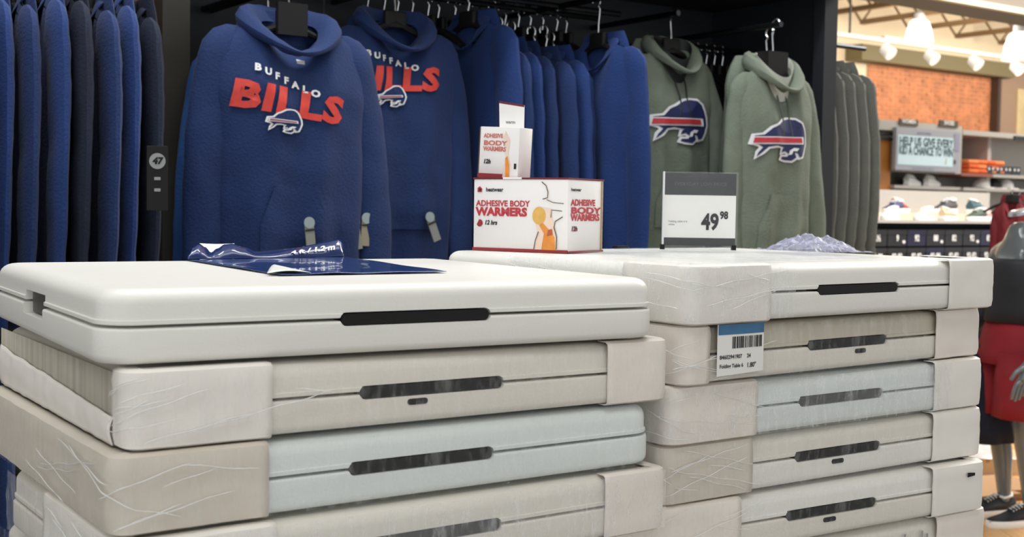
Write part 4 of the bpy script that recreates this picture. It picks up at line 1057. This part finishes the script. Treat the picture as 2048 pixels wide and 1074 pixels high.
conform('poster_badge', poly_bm([[(0, -.02), (.03, -.02), (.03, .02), (0, .02)]]), Q_(PW * .40, -PH * .25), M_teal, po, .5)
# two white shoes on its dark shelf
for i, px in enumerate((1812, 1852)):
    s, _ = wpx(px, 365, -.12); sneaker('white sneaker on the dark shelf below the poster, %s one' % ('left', 'right')[i], sq(s, WQ - .12, wpx(1850, 372)[1]), YAW + R(15), Wm, Wm, 'white shoes below the poster', 1.1)
# shelving on the right with orange folded clothes
su2 = su1 + .01; _, zr1 = wpx(1960, 268); su3 = su2 + 2.6
rs = thing('clothing_shelves', 'pale shelving right of the poster holding orange folded clothes', 'shelving unit', (0, 0, 0))
gbox('back_board', su2, su3, WQ - .5, WQ - .46, 0, zr1, M_shelf, rs)
gbox('top_cornice', su2, su3, WQ - .5, WQ, zr1 - .02, zr1 + .03, M_shelf, rs)
gbox('dark_recess', su2, wpx(1993, 290)[0], WQ - .46, WQ - .40, wpx(1960, 292)[1], zr1 - .02, mat('recess_olive', srgb(112, 106, 92), .6), rs)
_, zs1 = wpx(1955, 347); gbox('shelf', su2, wpx(1985, 347)[0], WQ - .46, WQ, zs1 - .03, zs1, mat('red_edged_shelf', srgb(150, 86, 70), .5), rs)
_, zs2 = wpx(1955, 376); gbox('shelf', su2, su3, WQ - .46, WQ + .03, zs2 - .03, zs2, M_shelf, rs)
gbox('divider', wpx(1993, 300)[0], wpx(2000, 300)[0], WQ - .46, WQ - .1, 0, zr1, M_shelf, rs)
o = gbox('name_plate', wpx(2027, 280)[0], wpx(2027, 280)[0] + .25, WQ, WQ + .015, wpx(2030, 281)[1], wpx(2030, 272)[1], M_dark, rs)
M_or = [mat('orange_cotton_%d' % i, srgb(*c), .8, .1, 8) for i, c in enumerate([(236, 118, 56), (226, 98, 44), (244, 140, 80)])]
n_ = 0
for st, px in enumerate((1926, 1944, 1962, 1978)):
    for lv in range(3):
        s, _ = wpx(px, 340, -.15); t = slab(-.085, .085, -.13, .13, 0, .045, .02, .018, .018, 4, 3).obj('folded_shirt', M_or[(st + lv) % 3])
        t.location = sq(s, WQ - .15, zs1 + .001 + lv * .046); t.rotation_euler = (0, 0, YAW + R(rnd.uniform(-3, 3)))
        tag(t, 'orange folded shirt, %s of the %s pile from the left on the pale shelving' % (('bottom', 'middle', 'top')[lv], ORD[st]), 'shirt', 'orange folded shirts')
# dark patterned boxes and white caps at the far right of that shelving
for i in range(4):
    s, z0_ = wpx(1994 + i * 17, 353, .05); t = thing('cap_box', 'dark dotted box, %s from the left on the far right shelving' % ORD[i], 'box', sq(s, WQ - .12, zs1), YAW, 'dotted dark boxes')
    MB().box(-.07, .07, -.1, .1, 0, .085).obj('box_body', mat('dotted_box_dark', srgb(36, 40, 52), .5), t, False)
    for a in (-.035, .03): MB().loft([[(a + .014 * math.cos(2 * math.pi * j / 10), y, .055 + .014 * math.sin(2 * math.pi * j / 10)) for j in range(10)] for y in (-.103, -.098)]).obj('white_dot', M_paper, t, False)
gbox('shelf', wpx(1985, 347)[0] + .01, su3, WQ - .46, WQ, zs1 - .03, zs1, M_shelf, rs)
for i in range(3):
    s, _ = wpx(1990 + i * 24, 370, .0)
    t = thing('cap', 'pale cap, %s from the left on the lower right shelving' % ORD[i], 'cap', sq(s, WQ - .16, zs2), YAW + R(-10), 'pale caps')
    MB().loft([[(.085 * math.cos(a) * math.cos(R(e)), .095 * math.sin(a) * math.cos(R(e)), .10 * math.sin(R(e)) + .012) for a in [2 * math.pi * j / 16 for j in range(16)]] for e in (0, 20, 40, 60, 78)]).obj('crown', (M_paper, M_dark, M_paper)[i], t)
    MB().loft([[(.08 * math.cos(a), -.07 - .09 * math.sin(a), .012 + h - .015 * math.sin(a)) for a in [math.pi * j / 10 for j in range(11)]] for h in (0, .006)]).obj('brim', M_paper, t)

# pendant lamps and track spots
M_lamp = emit('lamp_glow', (1, .97, .92, 1), 1.6)
def pendant(label, px, py, d, k=1.0):
    P = at(px, py, d); t = thing('pendant_lamp', label, 'lamp', P, 0, 'white dome lamps'); t.scale = (k, k, k)
    n = 24; prof = [(.10, .34), (.145, .30), (.185, .18), (.215, 0)]
    MB().loft([[(r * math.cos(2 * math.pi * i / n), r * math.sin(2 * math.pi * i / n), z - .17) for i in range(n)] for r, z in prof], True, False).obj('shade', M_lamp, t)
    MB().loft([[(r * math.cos(2 * math.pi * i / n), r * math.sin(2 * math.pi * i / n), z) for i in range(n)] for r, z in ((.09, .17), (.09, .26), (.05, .30))]).obj('gear_housing', M_greyprint, t)
    MB().tube([(0, 0, .30), (0, 0, (CEIL - P.z) / k)], .012, 6).obj('stem', M_post, t)
pendant('white glowing dome lamp hung under the cream ceiling, right of the fixture', 1838, 62, 19.0)
pendant('white glowing dome lamp cut by the right frame edge', 2040, 92, 17.5, 1.1)
M_track = mat('track_white', srgb(236, 228, 214), .4)
Pt = at(1850, 99, 14.0); TQ = Pt.dot(NV)
tr = thing('lighting_track', 'thin white lighting track in front of the brick wall top', 'lighting track', (0, 0, 0))
ts0, tz = onq(1660, 80, TQ); ts1, tz2 = onq(2075, 112, TQ); tz = (tz + tz2) / 2
gbox('rail', ts0, ts1 + 1.5, TQ - .02, TQ + .02, tz - .02, tz + .025, M_track, tr)
gbox('light_strip', onq(1765, 92, TQ)[0], onq(1858, 95, TQ)[0], TQ - .03, TQ + .03, tz + .0, tz + .05, M_track, tr)
for s in (ts0 + .3, ts1 - .2):
    gbox('drop_rod', s, s + .015, TQ - .01, TQ + .01, tz, CEIL, M_post, tr)
for i, px in enumerate((1772, 1860, 1948, 2032)):
    s, _ = onq(px, 105, TQ)
    t = thing('track_spot', 'small white spotlight on the track, %s from the left' % ORD[i], 'spotlight', sq(s, TQ, tz - .02), YAW, 'track spotlights')
    MB().tube([(0, 0, .0), (0, 0, -.05)], .02, 8).obj('stem', M_track, t)
    MB().tube([(0, .05, -.05), (0, .03, -.055), (0, -.07, -.13), (0, -.075, -.135)], [.03, .06, .075, .06], 14).obj('lamp_head', emit('spot_white', (1, .95, .86, 1), .2 if i < 3 else .6), t)

# ------------------------------------------------------------------ mannequin at the right edge
M_man = mat('gloss_grey_mannequin', srgb(104, 110, 114), .16, coat=.6)
Pm = at(2022, 1020, 6.1); Pm.z = 0
mn = thing('mannequin', 'headless glossy grey mannequin in a black top and dark red shorts', 'mannequin', Pm, R(-76))
V = []; E_ = []; RR = []
def jv(p, r, par=None):
    V.append(p); RR.append(r if hasattr(r, '__len__') else (r, r))
    if par is not None: E_.append((par, len(V) - 1))
    return len(V) - 1
pel = jv((0, 0, .90), (.145, .105)); wa = jv((0, -.01, 1.05), (.12, .09), pel); ch = jv((0, 0, 1.22), (.155, .11), wa); uc = jv((0, .01, 1.32), (.10, .08), ch)
nk = jv((0, 0, 1.40), (.056, .056), uc); nt_ = jv((0, -.01, 1.47), (.055, .055), nk)
for sg in (-1, 1):
    a = jv((sg * .17, .01, 1.305), .062, uc); a = jv((sg * .225, .02, 1.16), .050, a); a = jv((sg * .265, .03, 1.03), .042, a); a = jv((sg * .295, -.07, .92), .036, a); wv = jv((sg * .308, -.155, .81), .026, a)
    pm_ = jv((sg * .312, -.185, .755), (.036, .020), wv)
    for k_, (dy, ln) in enumerate(((-.03, .075), (-.012, .085), (.008, .08), (.026, .062))):
        b = jv((sg * .314, -.195 + dy, .722), .0095, pm_); b = jv((sg * .309, -.205 + dy, .722 - ln * .5), .009, b); jv((sg * .297, -.207 + dy, .722 - ln), .0075, b)
    b = jv((sg * .304, -.222, .775), .011, wv); jv((sg * .297, -.245, .735), .009, b)
    h = jv((sg * .085, 0, .84), .092, pel); h = jv((sg * .095, -.02, .64), .072, h); h = jv((sg * .10, -.025, .47), .054, h); h = jv((sg * .10, .01, .32), .054, h); h = jv((sg * .10, .03, .12), .036, h)
    h = jv((sg * .10, .03, .07), .036, h); jv((sg * .10, -.10, .035), .03, h)
me = bpy.data.meshes.new('body'); me.from_pydata(V, E_, []); ob = bpy.data.objects.new('body', me); C.objects.link(ob)
sk = ob.modifiers.new('s', 'SKIN'); sk.use_smooth_shade = True; ob.modifiers.new('sub', 'SUBSURF').levels = 2
for i, sv in enumerate(me.skin_vertices[0].data): sv.radius = RR[i]; sv.use_root = (i == 0)
me2 = bpy.data.meshes.new_from_object(ob.evaluated_get(bpy.context.evaluated_depsgraph_get())); bpy.data.objects.remove(ob)
me2.materials.clear(); me2.materials.append(M_man); me2.polygons.foreach_set('use_smooth', [True] * len(me2.polygons))
body = mk('body', me2, mn)
MB().loft([[(.052 * k_ * math.cos(2 * math.pi * i / 24), -.01 + .052 * k_ * math.sin(2 * math.pi * i / 24), 1.47 + dz + .25 * .052 * k_ * math.sin(2 * math.pi * i / 24)) for i in range(24)] for k_, dz in ((1.02, .03), (1.02, .045), (.8, .052))]).obj('neck_cap', mat('neck_cap_grey', srgb(170, 172, 180), .25, metal=.6), mn)
def ell(z, rx, ry, cx=0, cy=0, wob=0, n=36): return [((rx + wob * math.sin(5 * a + z * 9)) * math.cos(a) + cx, (ry + wob * math.cos(4 * a + z * 7)) * math.sin(a) + cy, z) for a in [2 * math.pi * i / n for i in range(n)]]
M_blacktop = mat('black_jersey', srgb(34, 36, 42), .7, .1, 8, .15, 120)
MB().loft([ell(.98, .185, .145, 0, 0, .006), ell(1.05, .175, .135, 0, 0, .005), ell(1.14, .185, .14), ell(1.22, .19, .14), ell(1.26, .18, .13), ell(1.285, .14, .11)], True, False).obj('top', M_blacktop, mn, True, .003)
for sg in (-1, 1):
    MB().tube([(sg * .165, .01, 1.27), (sg * .19, .012, 1.24), (sg * .23, .02, 1.14), (sg * .268, .03, 1.02), (sg * .290, -.05, .945), (sg * .300, -.10, .88)], [.05, .068, .064, .056, .05, .044], 16).obj('sleeve', M_blacktop, mn)
M_shorts = mat('dark_red_shorts', srgb(138, 16, 32), .75, .12, 6, .15, 100)
MB().loft([ell(1.0, .165, .125), ell(.92, .19, .15, 0, 0, .004), ell(.84, .205, .165, 0, 0, .006), ell(.78, .215, .175, 0, 0, .006)], True, False).obj('shorts', M_shorts, mn, True, .003)
for sg in (-1, 1):
    MB().loft([ell(.84, .115, .155, sg * .09, 0, .004), ell(.72, .128, .165, sg * .105, -.01, .008), ell(.60, .135, .165, sg * .115, -.015, .01), ell(.53, .138, .165, sg * .12, -.02, .012)], True, False).obj('shorts_leg', M_shorts, mn, True, .003)
o = MB().loft([ell(.86, .06, .10, -.09, -.04, .003), ell(.72, .085, .15, -.10, -.06, .006), ell(.55, .09, .165, -.105, -.07, .008), ell(.44, .085, .155, -.105, -.07, .010), ell(.37, .07, .12, -.105, -.05, .012)], True, False).obj('dark_liner', M_navydark, mn, True, .004); o['label'] = 'dark navy cloth hanging below the red shorts'
for sg in (-1, 1):
    s_ = sneaker('tmp', (0, 0, 0), 0, sh('trainer_black', (30, 32, 38)), Wm)
    for c in list(s_.children): c.parent = mn; c.location = (sg * .10, .085, 0); c.rotation_euler = (0, 0, R(-90)); c.scale = (1, 1.15, 1.1); c.name = 'shoe_' + c.name.split('.')[0]
    bpy.data.objects.remove(s_)

# cartons and a white bag on the floor behind the rear pile
Pc = onz(1985, 1000, 0)
cx_ = thing('cardboard_box', 'flat brown cardboard box on the floor behind the rear pile', 'box', Pc + Vector((.02, .15, 0)), R(20))
M_card = mat('brown_cardboard', srgb(178, 138, 98), .8, .08, 6)
MB().box(-.25, .25, -.15, .15, 0, .06).obj('box_body', M_card, cx_, False)
MB().box(-.25, .0, -.26, -.15, .055, .06).obj('open_flap', M_card, cx_, False)
MB().box(.005, .25, -.20, -.15, .057, .062).obj('open_flap', M_card, cx_, False)
P2 = onz(1992, 972, 0)
c2 = thing('cardboard_box', 'taller tan cardboard box behind the flat one, white bag on its top', 'box', P2 + Vector((.02, .45, 0)), R(8))
M_card2 = mat('tan_cardboard', srgb(206, 176, 138), .8, .08, 6)
MB().box(-.3, .3, -.2, .2, 0, .10).obj('box_body', M_card2, c2, False)
MB().box(-.012, .012, -.201, .2, .08, .1015).obj('tape', mat('tape_brown', srgb(170, 130, 86), .4), c2, False)
wbg = thing('white_bag', 'white plastic bag heaped on the tan cardboard box', 'plastic bag', P2 + Vector((-.05, .36, .10)))
def wbp(a, b):
    x, y = a * 2 - 1, b * 2 - 1; r = min(1, math.hypot(x, y))
    return (x * .26, y * .13, .004 + .13 * max(0, 1 - r * r) * (1 + .4 * noise.noise(Vector((x * 3, y * 3, 1)))))
MB().grid(wbp, 24, 20).obj('bag_sheet', mat('white_bag_plastic', srgb(228, 228, 226), .35, 0, 1, .4, 20), wbg)
